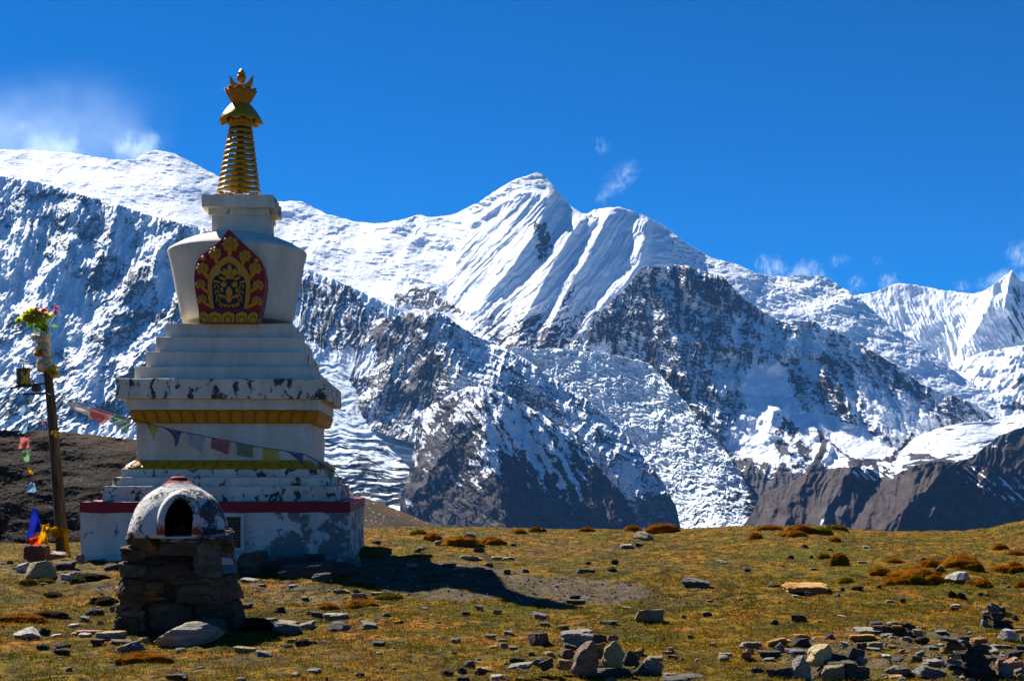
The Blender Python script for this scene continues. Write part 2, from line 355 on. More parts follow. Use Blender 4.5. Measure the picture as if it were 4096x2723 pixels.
# dark rock buttress and the snow basin on the right
D_crest = [(2200,1440,8080),(2262,1396,8090),(2330,1330,8085),(2423,1224,8080),(2511,1143,8036),(2560,1080,8011),(2583,1066,8000),(2640,1068,7973),(2707,1060,7942),(2760,1066,7918),(2815,1086,7893),(2898,1111,7855),(2931,1149,7840),(2997,1207,7845),(3080,1265,7851),(3138,1290,7856),(3160,1292,7857),(3188,1283,7860),(3254,1285,7866),(3329,1314,7873),(3412,1364,7880),(3495,1406,7880),(3594,1464,7880),(3677,1530,7872),(3744,1563,7865),(3827,1588,7857),(3909,1621,7849),(3988,1679,7842),(4010,1700,7840)]
RIB1 = [(3188,1283),(3150,1400),(3090,1460)]
def D_rel(U, V, T):
    Uw, Vw = warp(U, V, 18, 70, 71)
    basin = pm(Uw, Vw, [(2960,1490),(3080,1440),(3130,1480),(3200,1640),(3330,1660),(3560,1760),(3640,1830),(3560,1880),(3300,1860),(3050,1850),(2900,1810),(2940,1700),(2990,1620)], 40)
    but = gully(U, V, 97, 38, 72, 4, 0.3) * 1.1 + ridged(Uw / 34, Vw / 30, 5, 0.70, 73) * 8 + fbm(U / 120, V / 110, 3, 0.5, 78) * 26
    strat = strata(U, V, 13, 11, 74) * 1.0
    rt = gully(U, V, 62, 34, 75, 4, 0.3) * 1.2 + ridged(Uw / 34, Vw / 30, 5, 0.70, 79) * 7
    right = sstep(3080, 3200, U)
    g = (but * (1 - right) + rt * right + strat) * (1 - basin) + basin * (fbm(U / 120, V / 90, 4, 0.5, 76) * 20 + streak(U, V, 65, 200, 24, 3, 0.5, 77, True) * 3.5)
    for pts, w_, h in (([(2583,1066),(2640,1240),(2720,1420),(2760,1560),(2860,1700)], 90, 55), ([(2760,1070),(2790,1240),(2800,1420),(2860,1560)], 60, 60), ([(2900,1115),(2930,1270),(2920,1400)], 70, 40),
                       ([(3188,1283),(3160,1380),(3090,1460)], 50, 55), ([(3254,1285),(3270,1400),(3330,1560),(3390,1660)], 60, 60), ([(3329,1314),(3420,1500),(3560,1740)], 60, 50), ([(3495,1406),(3640,1600),(3760,1680)], 70, 60),
                       ([(3100,1640),(3080,1720),(3150,1790),(3250,1830)], 60, 60), ([(3250,1710),(3300,1750),(3310,1800),(3280,1860),(3230,1900)], 26, 26), ([(3310,1780),(3370,1830),(3430,1860)], 22, 20), ([(3650,1740),(3620,1790),(3570,1815)], 20, 22)):
        g = g + rib(Uw, Vw, pts, w_) * h
    return g
def D_cov(U, V, T, N, rel):
    Uw, Vw = warp(U, V, 20, 60, 81)
    n = fbm(Uw / 42, Vw / 34, 5, 0.62, 82); n2 = fbm(U / 14, V / 10, 4, 0.65, 83); st = streak(Uw, Vw, 13, 120, 15, 4, 0.6, 84); vs = streak(Uw, Vw, 97, 110, 20, 4, 0.6, 85)
    basin = pm(Uw, Vw, [(2985,1490),(3080,1440),(3140,1480),(3180,1560),(3190,1640),(3330,1660),(3380,1700),(3470,1740),(3570,1800),(3560,1850),(3330,1850),(3180,1850),(3050,1840),(2910,1800),(2900,1730),(3000,1640),(2965,1560)], 18)
    rk = 0.72 + 0.0 * U
    for poly, a in (([(2560,1090),(2720,1080),(2900,1130),(2930,1170),(2860,1200),(2700,1180),(2570,1170)], 0.35), ([(2330,1340),(2440,1260),(2560,1200),(2600,1300),(2560,1420),(2400,1400)], 0.18), ([(2560,1430),(2640,1400),(2720,1500),(2790,1640),(2740,1640),(2640,1540)], 0.55),
                    ([(2700,1240),(2840,1260),(2900,1330),(2850,1480),(2740,1480)], 0.15), ([(2760,1130),(2850,1160),(2840,1240),(2740,1200)], -0.2), ([(2840,1400),(2960,1420),(2990,1480),(2940,1600),(2870,1560)], -0.1),
                    ([(3180,1295),(3330,1330),(3300,1420),(3200,1420),(3120,1440)], -0.25), ([(3260,1430),(3310,1430),(3390,1580),(3400,1680),(3350,1670),(3290,1560)], 0.45), ([(3420,1480),(3560,1600),(3740,1700),(3640,1760),(3500,1720),(3420,1600)], -0.28),
                    ([(3430,1370),(3600,1480),(3760,1580),(3960,1670),(3800,1690),(3660,1600),(3520,1480)], 0.35), ([(3520,1570),(3640,1590),(3760,1690),(3640,1680)], -0.7), ([(3160,1490),(3200,1500),(3220,1560),(3190,1590),(3160,1550)], 0.6),
                    ([(3060,1700),(3120,1660),(3210,1760),(3280,1840),(3130,1850),(3080,1780)], 0.3), ([(2860,1790),(2960,1800),(3040,1840),(3060,1960),(2880,1900)], 0.8)):
        rk = rk + a * pm(Uw, Vw, poly, 20)
    rock2 = pm(Uw, Vw, [(3098,1665),(3120,1650),(3170,1690),(3260,1790),(3270,1830),(3120,1840),(3090,1780)], 12)
    mor = pm(U, V, [(3262,1705),(3285,1725),(3310,1765),(3306,1800),(3280,1850),(3240,1895),(3215,1895),(3262,1830),(3284,1775)], 7)
    mor2 = rib(U, V, [(3312,1758),(3360,1805),(3440,1850)], 13) + rib(U, V, [(3650,1738),(3620,1780),(3580,1812)], 13) + rib(U, V, [(3560,1835),(3400,1850)], 24)
    stp = 0.60 - N[..., 2]
    rgt = sstep(3080, 3200, U)
    gc = (gully(U, V, 97, 38, 72, 3, 0.3) * (1 - rgt) + gully(U, V, 62, 34, 75, 3, 0.3) * 1.2 * rgt) / 15
    s = 1.14 - rk.clip(0, 1.3) * (0.36 + 1.0 * stp + 0.14 * n + 0.30 * st + 0.14 * vs + 0.46 * gc)
    low = sstep(1825, 1925, Vw + 34 * n)
    s = s * (1 - basin) + basin * (1.2 - 0.9 * rock2 * (0.8 + n + 0.4 * n2) - 0.25 * np.clip(vs, 0, 1)) - low * 0.7 - mor * 1.1 - mor2 * (0.8 + 0.3 * n2)
    warm = 0.35 + 0.4 * pm(Uw, Vw, [(2240,1440),(2440,1250),(2640,1420),(2790,1640),(2700,1640)], 40) + low * 0.3 + mor * 0.3 + mor2 * 0.3
    return rgba(s, warm, 0.12)
layer('mountain', 'dark rock buttress streaked with snow above a white snow basin', 'mountain', D_crest,
      [(2200,1520,7900),(2500,1700,7700),(2800,2000,7100),(3100,2050,6550),(3500,1980,6450),(3700,1900,6850),(4010,1800,7550)], DU, 420, D_rel, D_cov, gamma=-1.2, seed=7, rough=(5, 26))

# broken icefall between the two rock ribs
I_crest = [(1990,1400,7850),(2060,1388,7850),(2130,1396,7850),(2200,1393,7850),(2300,1400,7800),(2420,1414,7750),(2500,1428,7700),(2599,1452,7600),(2640,1500,7500),(2690,1555,7400),(2749,1613,7300),(2790,1685,7200),(2850,1745,7050),(2900,1800,6950),(2930,1850,6850),(2960,1890,6800),(3000,1960,6700),(3040,2030,6650),(3080,2120,6600)]
def I_rel(U, V, T):
    Uw, Vw = warp(U, V, 22, 80, 91)
    cr = ridged(Uw / 44, Vw / 26, 5, 0.66, 92) * 26 + streak(Uw, Vw, 22, 130, 20, 4, 0.6, 93, True) * 18
    cv = sstep(0.62, 0.92, streak(Uw, Vw, 8, 60, 17, 2, 0.5, 98, True)) * -15 + sstep(0.70, 0.94, streak(Uw, Vw, 55, 50, 22, 2, 0.5, 99, True)) * -10
    return cr + cv + fbm(U / 150, V / 110, 3, 0.5, 94) * 30
def I_cov(U, V, T, N, rel):
    Uw, Vw = warp(U, V, 16, 50, 95)
    n = fbm(Uw / 40, Vw / 26, 5, 0.6, 96); n2 = fbm(U / 13, V / 9, 4, 0.6, 97)
    s = 1.12 - np.clip(n - 0.35, 0, 1) * 1.0 - 0.2 * n2
    isl = pm(Uw, Vw, [(2240,1490),(2330,1530),(2400,1570),(2340,1570),(2260,1530)], 10) + pm(Uw, Vw, [(2860,1950),(2960,1960),(2970,2060),(2880,2060),(2830,2000)], 16) + pm(Uw, Vw, [(2620,1830),(2760,1880),(2800,1930),(2700,1920)], 14) * 0.6 + pm(Uw, Vw, [(2700,2000),(2800,2060),(2820,2120),(2740,2100)], 14) * 0.7
    low = sstep(1850, 2000, V) * 0.05
    s = s - isl * (0.45 + 0.5 * n) - low - sstep(2930, 3010, Uw - 0.1 * (Vw - 1900)) * sstep(1880, 1960, V) * (0.9 + 0.4 * n)
    ice = 0.42 + 0.5 * np.clip(0.72 - N[..., 2], 0, 1) + 0.2 * n
    return rgba(s, 0.25, ice)
layer('glacier', 'broken blue white icefall winding down between two rock ribs', 'glacier', I_crest, [(1990,1650,7350),(2300,1900,6850),(2500,2190,6550),(2680,2190,6480),(2880,2190,6050),(3080,2190,6000)], 2.4, 340, I_rel, I_cov, gamma=-1.25, seed=8, rough=(4, 18))

# flat valley glacier at the right
V_crest = [(3560,1880,6750),(3610,1800,6850),(3660,1750,6900),(3740,1718,7000),(3850,1690,7100),(3940,1684,7250),(4000,1668,7500),(4096,1652,7500),(4350,1630,7500)]
def V_rel(U, V, T):
    return streak(U, V, -6, 120, 14, 4, 0.6, 101, True) * 9 + fbm(U / 90, V / 40, 4, 0.5, 102) * 10
def V_cov(U, V, T, N, rel):
    n = streak(U, V, -8, 80, 12, 5, 0.6, 103); Uw, Vw = warp(U, V, 16, 50, 104)
    dk = pm(Uw, Vw, [(3640,1800),(3760,1815),(3900,1815),(3920,1850),(3800,1900),(3640,1900),(3600,1850)], 14) + pm(Uw, Vw, [(3770,1700),(3840,1720),(3800,1730)], 6)
    return rgba(1.15 - dk * (0.75 + 0.9 * n) - 1.2 * np.clip(n - 0.12, 0, 1) - 0.5 * sstep(1830, 1880, V), 0.15, 0.2)
layer('glacier', 'flat white valley glacier curving behind the brown hills at the right', 'glacier', V_crest, [(3480,1960,6150),(4350,1940,6300)], DU, 100, V_rel, V_cov, seed=9)

# middle rocky ridge
C_crest = [(1380,1560,7250),(1410,1480,7250),(1430,1400,7250),(1455,1320,7200),(1480,1288,7200),(1520,1276,7180),(1575,1265,7150),(1640,1252,7100),(1690,1244,7050),(1758,1250,7000),(1800,1272,7000),(1833,1299,7000),(1894,1339,7000),(1968,1366,7000),(2050,1407,6980),(2131,1455,6950),(2219,1515,6900),(2258,1551,6870),(2353,1598,6800),(2441,1673,6720),(2523,1761,6640),(2597,1856,6560),(2658,1931,6480),(2706,2033,6400),(2725,2120,6350)]
def C_rel(U, V, T):
    Uw, Vw = warp(U, V, 22, 80, 111)
    rr = gully(U, V, 108, 36, 112, 4, 0.3) * 1.1 + strata(U, V, -48, 12, 118) * 0.7 + ridged(Uw / 34, Vw / 30, 5, 0.70, 119) * 8 + fbm(U / 110, V / 100, 3, 0.5, 117) * 20
    st = strata(U, V, 24, 28, 113) * 1.2 * sstep(1700, 1850, U)
    main = rib(U, V, [(1740,1245),(1790,1370),(1812,1440),(1850,1520),(1946,1550)], 190, 1.0) * 170
    for pts, w_, h in (([(1560,1265),(1600,1400),(1560,1540),(1500,1600)], 70, 70), ([(1660,1250),(1690,1400),(1660,1560)], 60, 50), ([(2050,1405),(2200,1590),(2400,1800),(2560,2000)], 90, 70)):
        main = main + rib(Uw, Vw, pts, w_) * h
    return rr + st + main
def C_cov(U, V, T, N, rel):
    Uw, Vw = warp(U, V, 22, 60, 121)
    n = streak(Uw, Vw, -50, 60, 26, 5, 0.62, 122); n2 = fbm(U / 15, V / 11, 4, 0.65, 123); st = streak(Uw, Vw, 26, 150, 16, 5, 0.6, 124)
    rt = sstep(1760, 1850, Uw - 0.25 * (Vw - 1250))
    rk = 0.70 + 0.10 * rt
    for poly, a in (([(1500,1300),(1660,1270),(1700,1330),(1560,1420),(1480,1400)], 0.3), ([(1560,1520),(1680,1490),(1690,1620),(1600,1650),(1560,1600)], 0.45), ([(1640,1440),(1800,1400),(1820,1480),(1700,1540)], 0.25), ([(1440,1400),(1500,1360),(1500,1500),(1420,1500)], -0.4),
                    ([(1950,1520),(2200,1560),(2240,1640),(2050,1620)], 0.3), ([(2040,1420),(2200,1500),(2300,1600),(2140,1560)], -0.15), ([(2360,1680),(2440,1760),(2500,1900),(2420,1860)], 0.25), ([(2440,1830),(2520,1860),(2560,1960),(2480,1900)], -0.35), ([(2560,1960),(2740,2000),(2740,2180),(2560,2180)], 0.35)):
        rk = rk + a * pm(Uw, Vw, poly, 26)
    stp = 0.58 - N[..., 2]
    gc = gully(U, V, 108, 36, 112, 3, 0.3) / 14
    s = 1.12 - rk.clip(0, 1.3) * (0.48 + 1.0 * stp + (0.22 * n + 0.4 * gc) * (1 - rt) + 0.08 * n2 + rt * (0.40 * st + 0.2 * gc)) - 0.5 * sstep(1950, 2120, Vw)
    return rgba(s, 0.12 + 0.25 * sstep(1950, 2100, V), 0.2)
layer('mountain', 'middle rock ridge with a shaded blue right flank descending to the icefall', 'mountain', C_crest,
      [(1380,1680,7000),(1600,1760,6600),(1800,1800,6250),(1950,1950,6050),(2200,2190,5850),(2725,2200,6280)], DU, 400, C_rel, C_cov, seed=10, rough=(5, 30))

# brown ribbed spur in front of it
S_crest = [(1600,1990,5950),(1640,1880,5950),(1668,1720,5950),(1690,1642,5950),(1777,1592,5850),(1830,1566,5800),(1878,1545,5750),(1946,1548,5700),(2014,1571,5700),(2075,1609,5690),(2150,1646,5680),(2217,1693,5640),(2285,1727,5610),(2346,1809,5560),(2421,1897,5500),(2489,1971,5450),(2530,2046,5420),(2557,2127,5400),(2570,2160,5400)]
def S_rel(U, V, T):
    Uw, Vw = warp(U, V, 16, 70, 131)
    r = gully(U, V, 66, 34, 132, 4, 0.25) * 0.8 + ridged(Uw / 40, Vw / 44, 6, 0.66, 138) * 8
    for pts, w_, h in (([(1946,1548),(1935,1680),(1950,1780),(1990,1900),(2040,2180)], 150, 95), ([(2010,1575),(2020,1680),(2090,1800),(2180,1940),(2280,2120)], 62, 85), ([(2075,1610),(2130,1720),(2230,1860),(2350,2040),(2400,2180)], 60, 85), ([(2150,1650),(2220,1770),(2320,1900),(2440,2080)], 54, 76), ([(2217,1693),(2310,1800),(2420,1960),(2500,2120)], 48, 64),
                       ([(1777,1592),(1800,1700),(1760,1830),(1650,2000)], 90, 60), ([(2060,1600),(2055,1680),(2120,1830)], 26, 22)):
        r = r + rib(Uw, Vw, pts, w_) * h
    return r + streak(Uw, Vw, 58, 220, 22, 4, 0.55, 133, True) * 10 * sstep(1950, 2060, U)
def S_cov(U, V, T, N, rel):
    Uw, Vw = warp(U, V, 18, 60, 141)
    n = streak(Uw, Vw, 60, 90, 22, 5, 0.6, 142); n2 = fbm(U / 15, V / 12, 4, 0.62, 143)
    alt = 1 - sstep(1600, 2130, Vw + 0.10 * (U - 2050) - 90 * (N[..., 0] > 0) * 0)
    s = 0.10 + 1.15 * alt + 0.55 * n * (0.4 + alt) + 0.25 * n2
    s = s - pm(Uw, Vw, [(1700,1760),(1790,1690),(1900,1680),(1935,1720),(1880,1830),(1760,1900),(1640,1960)], 26) * 0.75 - pm(Uw, Vw, [(1770,1610),(1860,1570),(1830,1640),(1770,1690),(1700,1740)], 16) * 0.7
    s = s + pm(Uw, Vw, [(1930,1750),(1990,1780),(2020,1920),(1930,1900)], 20) * 0.45 - pm(Uw, Vw, [(2020,1830),(2090,1900),(2110,2080),(1960,2150),(1940,2000)], 26) * 0.8
    s = s - 0.9 * (0.62 - N[..., 2]) * alt - 0.34 * gully(U, V, 66, 34, 132, 3, 0.25) / 13
    for pts in ([(2010,1640),(2090,1770),(2170,1900)], [(2080,1700),(2190,1840),(2270,1960),(2300,2080)], [(2170,1750),(2290,1890),(2330,2020)]):
        s = s + rib(Uw, Vw, pts, 20) * 0.7
    scr = rib(Uw, Vw, [(2180,2000),(2250,2080),(2290,2170)], 34)
    warm = 0.75 - 0.5 * pm(Uw, Vw, [(1700,1700),(1880,1660),(1900,1760),(1700,1860)], 40)
    s2 = np.clip(s, 0, 1) - scr * 0.4
    return rgba(s2, warm * (1 - 0.5 * scr), 0.05)
layer('mountain', 'brown pyramid spur with white snow filled gullies fanning down its side', 'mountain', S_crest, [(1600,2190,5600),(1980,2190,5280),(2570,2190,5180)], DU, 340, S_rel, S_cov, seed=11, rough=(4, 26))

# bare brown foothills
E2_crest = [(3560,1910,5300),(3640,1870,5300),(3700,1850,5300),(3760,1846,5300),(3827,1846,5300),(3870,1838,5300),(3909,1812,5300),(3940,1785,5300),(3992,1746,5300),(4030,1728,5300),(4096,1706,5300),(4350,1640,5300)]
def E2_rel(U, V, T): return gully(U, V, 115, 80, 151, 3, 0.2) * 0.6 + ridged(U / 60, V / 50, 6, 0.62, 152) * 9
def E2_cov(U, V, T, N, rel):
    n = fbm(U / 30, V / 24, 4, 0.6, 153)
    gr = pm(*warp(U, V, 14, 40, 154), [(3900,1800),(4000,1740),(4120,1700),(4350,1640),(4350,1700),(4100,1750),(3980,1800)], 14)
    return rgba(-0.1 + gr * np.clip(0.55 * n + 0.15, 0, 1), 0.9 - 0.75 * gr, 0)
layer('foothill', 'bare brown hill with a dark rocky crest behind the nearer brown slope', 'hill', E2_crest, [(3560,2150,5020),(4350,2150,5060)], DU, 180, E2_rel, E2_cov, seed=12, rough=(5, 24))
E1_crest = [(2920,2190,4900),(2960,2120,4900),(3014,2044,4900),(3039,1982,4900),(3090,1955,4900),(3147,1936,4900),(3221,1897,4900),(3329,1872,4850),(3420,1864,4800),(3480,1874,4800),(3553,1897,4750),(3610,1897,4700),(3661,1887,4650),(3710,1868,4600),(3760,1853,4600),(3800,1858,4600),(3880,1862,4600),(3935,1868,4600),(3990,1862,4600),(4096,1880,4600),(4350,1930,4600)]
def E1_rel(U, V, T):
    Uw, Vw = warp(U, V, 22, 90, 161)
    r = gully(U, V, 108, 120, 162, 3, 0.2) * 0.55 + ridged(Uw / 70, Vw / 60, 6, 0.62, 163) * 10
    for pts, w_, h in (([(3760,1853),(3700,1960),(3560,2080),(3500,2190)], 130, 130), ([(3420,1864),(3360,1960),(3300,2080),(3280,2190)], 100, 80), ([(3221,1897),(3160,1990),(3130,2190)], 90, 70), ([(3940,1868),(3960,1990),(3900,2190)], 100, 70)):
        r = r + rib(Uw, Vw, pts, w_) * h
    return r
def E1_cov(U, V, T, N, rel):
    Uw, Vw = warp(U, V, 20, 60, 171)
    n = fbm(Uw / 40, Vw / 40, 5, 0.6, 172); st = streak(U, V, 42, 110, 13, 4, 0.6, 173)
    gs = pm(Uw, Vw, [(3400,1900),(3480,1850),(3620,1860),(3680,1890),(3560,1905),(3440,1925)], 10)
    sn = pm(Uw, Vw, [(3770,1862),(3990,1862),(4350,1930),(4350,2080),(4096,2060),(3900,1960)], 30)
    wf = rib(U, V, [(3290,2080),(3278,2120),(3272,2180)], 9) * (0.4 + np.clip(n, 0, 1)) + rib(U, V, [(3298,2100),(3296,2180)], 5) * 0.8
    grey = pm(Uw, Vw, [(3250,2060),(3320,1990),(3420,1960),(3400,2060),(3330,2190),(3240,2190)], 20)
    s = -0.15 + gs * (0.5 + 0.9 * st) + sn * (0.32 + 0.75 * st) + wf
    return rgba(s, 0.92 - 0.6 * grey * (0.5 + n) - 0.5 * gs + 0.3 * np.clip(n, -0.6, 0), 0)
layer('foothill', 'bare brown hillside with a pointed top just beyond the meadow', 'hill', E1_crest, [(2920,2240,4640),(3700,2240,4330),(4350,2240,4420)], DU, 260, E1_rel, E1_cov, seed=13, rough=(3, 30))

# dark scree slope close behind the shrine
def scree_material():
    m = NT('scree'); geo = m.n('NewGeometry', out=0)
    at = m.n('Attribute', out=0, attribute_name='cover'); sep = m.t.nodes.new('ShaderNodeSeparateColor'); m.put(sep.inputs[0], at)
    a = m.noise(geo, 0.9, 6, 0.65); b = m.noise(geo, 0.12, 4, 0.6)
    col = m.ramp(a, [(0.30, (0.010, 0.006, 0.004)), (0.52, (0.023, 0.014, 0.008)), (0.66, (0.040, 0.026, 0.016)), (0.80, (0.10, 0.082, 0.062))])
    col = m.mix(m.ramp(b, [(0.4, 0.0), (0.65, 0.55)]), col, (0.036, 0.018, 0.007))
    col = m.mix(m.math('MULTIPLY', sep.outputs[1], 0.8), col, (0.062, 0.031, 0.013))
    col = m.mix(sep.outputs[0], col, (0.22, 0.21, 0.19))
    return m.done(col, 0.9, spec=0.1)
Q_crest = [(-500,1690,240),(-200,1706,240),(0,1719,240),(180,1723,240),(300,1731,240),(540,1757,236),(900,1838,230),(1250,1935,224),(1440,1985,220),(1520,2010,218),(1600,2042,216),(1700,2084,213),(1780,2112,212),(1860,2135,210),(1960,2160,208)]
def Q_rel(U, V, T):
    Uw, Vw = warp(U, V, 8, 40, 181)
    q = np.maximum(0, ridged(Uw / 13, Vw / 7, 3, 0.6, 182)) * 2 + fbm(U / 220, V / 90, 4, 0.45, 183) * 12
    cell = np.clip(pn(U / 10, V / 6, 184) - 0.42, 0, 1) * 7 + np.clip(pn(U / 24, V / 13, 185) - 0.55, 0, 1) * 10
    return q + cell
def Q_cov(U, V, T, N, rel):
    st = sstep(0.46, 0.62, pn(U / 10, V / 6, 184)) * sstep(0.0, 0.5, fbm(U / 70, V / 50, 3, 0.5, 186) + 0.1)
    return rgba(st * 0.9, 1 - sstep(0.02, 0.16, T + 0.04 * fbm(U / 90, V / 40, 3, .5, 187)), 0)
M_MTN_keep = M_MTN; M_MTN = scree_material()
layer('scree_slope', 'dark brown stony hillside behind the shrine and the prayer pole', 'hill', Q_crest, [(-500,2280,222),(800,2280,216),(1960,2290,180)], 3.0, 300, Q_rel, Q_cov, seed=14, rough=(2.5, 18), gamma=1.35)
M_MTN = M_MTN_keep
# ---------------------------------------------------------------- ground
_cu = [-600,0,550,900,1440,2000,2350,2600,2850,3100,3300,3550,3850,3960,4040,4096,4700]
_cv = [2192,2184,2176,2150,2112,2116,2122,2126,2114,2106,2106,2128,2132,2118,2096,2084,2010]
def gheight(x, y, bumps=True):
    x = np.asarray(x, float); y = np.asarray(y, float)
    yy = np.maximum(y, 1.0)
    u = UC + x / yy * F
    zc = EYE + (HV - np.interp(u, _cu, _cv)) / F * 31.0
    base = 0.30 * sstep(16.2, 20.4, y)
    z = base + (zc - 0.30) * sstep(21.0, 31.0, y)
    d = np.maximum(y - 31.0, 0)
    z = z - np.where(d < 12, 0.016 * d * d, 0.016 * 144 + (d - 12) * 0.384)
    z = np.maximum(z, -270.0)
    if bumps:
        k = 1 - sstep(60, 200, y)
        z = z + k * (0.045 * fbm(x / 2.4, y / 2.4, 3, 0.5, 201) + 0.026 * fbm(x / 0.55, y / 0.55, 4, 0.6, 202) + 0.010 * fbm(x / 0.17, y / 0.17, 2, 0.6, 203))
    return z
def gp(u, v):                                     # where a direction of the photo meets the ground
    ys = np.arange(7.0, 33.0, 0.02)
    xs = (u - UC) * ys / F
    vv = HV + (EYE - gheight(xs, ys)) * F / ys
    i = np.argmax(vv < v)
    if i == 0 and vv[0] >= v: i = len(ys) - 1
    return Vector((xs[i], ys[i], float(gheight(xs[i], ys[i]))))
GRAVEL = [(1340,2262),(1460,2232),(1900,2248),(2150,2290),(2560,2330),(2640,2380),(2450,2415),(2200,2440),(1980,2400),(1700,2400),(1420,2330)]
def gravel_mask(u, v):
    u2, v2 = u + 40 * fbm(u / 90, v / 30, 3, 0.5, 211), v + 12 * fbm(u / 90, v / 30, 3, 0.5, 212)
    m = pm(u2, v2, GRAVEL, 16)
    m = np.maximum(m, 0.70 * pm(u2, v2, [(3180,2560),(3420,2500),(3760,2500),(3960,2560),(4100,2620),(4100,2723),(3300,2723),(3000,2660)], 24))
    m = np.maximum(m, 0.8 * pm(u2, v2, [(0,2290),(120,2270),(420,2270),(460,2400),(300,2350),(120,2330)], 20))
    m = np.maximum(m, 0.7 * pm(u2, v2, [(980,2320),(1300,2330),(1500,2380),(1350,2440),(1050,2420)], 26))
    return m * 0.85
def ground_material():
    m = NT('meadow_ground'); geo = m.n('NewGeometry', out=0)
    at = m.n('Attribute', out=0, attribute_name='cover'); sep = m.t.nodes.new('ShaderNodeSeparateColor'); m.put(sep.inputs[0], at)
    v3 = m.mapv(geo, (1, 1, 0.3))
    a = m.noise(v3, 0.9, 6, 0.66, 0.5); b = m.noise(v3, 7.0, 6, 0.7); c = m.noise(v3, 34.0, 5, 0.7)
    moss = m.ramp(a, [(0.36, (0.038, 0.037, 0.001)), (0.45, (0.110, 0.078, 0.001)), (0.54, (0.200, 0.110, 0.001)), (0.64, (0.30, 0.098, 0.001))])
    moss = m.mix(m.ramp(b, [(0.40, 1.0), (0.60, 0.0)]), moss, (0.016, 0.012, 0.003))
    moss = m.mix(m.ramp(c, [(0.58, 0.0), (0.72, 0.6)]), moss, (0.15, 0.09, 0.012))
    big = m.noise(v3, 0.33, 4, 0.6, 0.6)
    moss = m.mix(m.ramp(big, [(0.52, 0.0), (0.68, 0.45)]), moss, m.ramp(b, [(0.35, (0.040, 0.022, 0.010)), (0.65, (0.13, 0.070, 0.036))]))
    moss = m.mix(m.ramp(big, [(0.32, 0.7), (0.44, 0.0)]), moss, m.ramp(b, [(0.35, (0.026, 0.034, 0.002)), (0.65, (0.090, 0.078, 0.002))]))
    grav = m.ramp(c, [(0.28, (0.045, 0.033, 0.019)), (0.5, (0.092, 0.070, 0.045)), (0.7, (0.17, 0.135, 0.092))])
    grav = m.mix(m.ramp(b, [(0.42, 0.6), (0.6, 0.0)]), grav, (0.030, 0.022, 0.012))
    gm = m.math('ADD', sep.outputs[0], m.math('MULTIPLY', m.math('SUBTRACT', m.noise(v3, 3.0, 6, 0.7), 0.5), 2.6))
    col = m.mix(m.ramp(gm, [(0.52, 0.0), (0.80, 1.0)]), moss, grav)
    bp = m.bump(m.math('ADD', m.math('MULTIPLY', b, 0.6), m.math('MULTIPLY', c, 0.4)), 1.0, 0.05)
    return m.done(col, 0.95, bp, spec=0.08)
def build_ground():
    y1 = 9.0 + (34.0 - 9.0) * np.linspace(0, 1, 520) ** 1.15
    y = np.concatenate([[-40, -10, 0.5, 3, 5, 7, 8.2], y1, [35, 36, 38, 41, 45, 52, 62, 80, 110, 160, 240, 360, 540, 760, 1100, 2000, 3600, 6000, 9000, 14000, 20000, 32000]])
    s = np.concatenate([[-6, -3, -1.6, -1.0, -0.7], np.linspace(-0.52, 0.52, 620), [0.7, 1.0, 1.6, 3, 6]])
    Y = np.broadcast_to(y[:, None], (len(y), len(s))).copy()
    X = s[None, :] * np.maximum(Y, 9.0)
    Z = gheight(X, Y)
    u = UC + X / np.maximum(Y, 1) * F; v = HV + (EYE - Z) / np.maximum(Y, 1) * F
    gm = gravel_mask(u, v) * (Y > 8) * (Y < 34)
    gm = np.maximum(gm, sstep(34, 60, Y))
    o = grid_mesh('ground', X, Y, Z, rgba(gm), ground_material(), flip=True)
    tag(o, 'ochre and green mossy meadow strewn with small stones', 'ground', kind='structure')
build_ground()
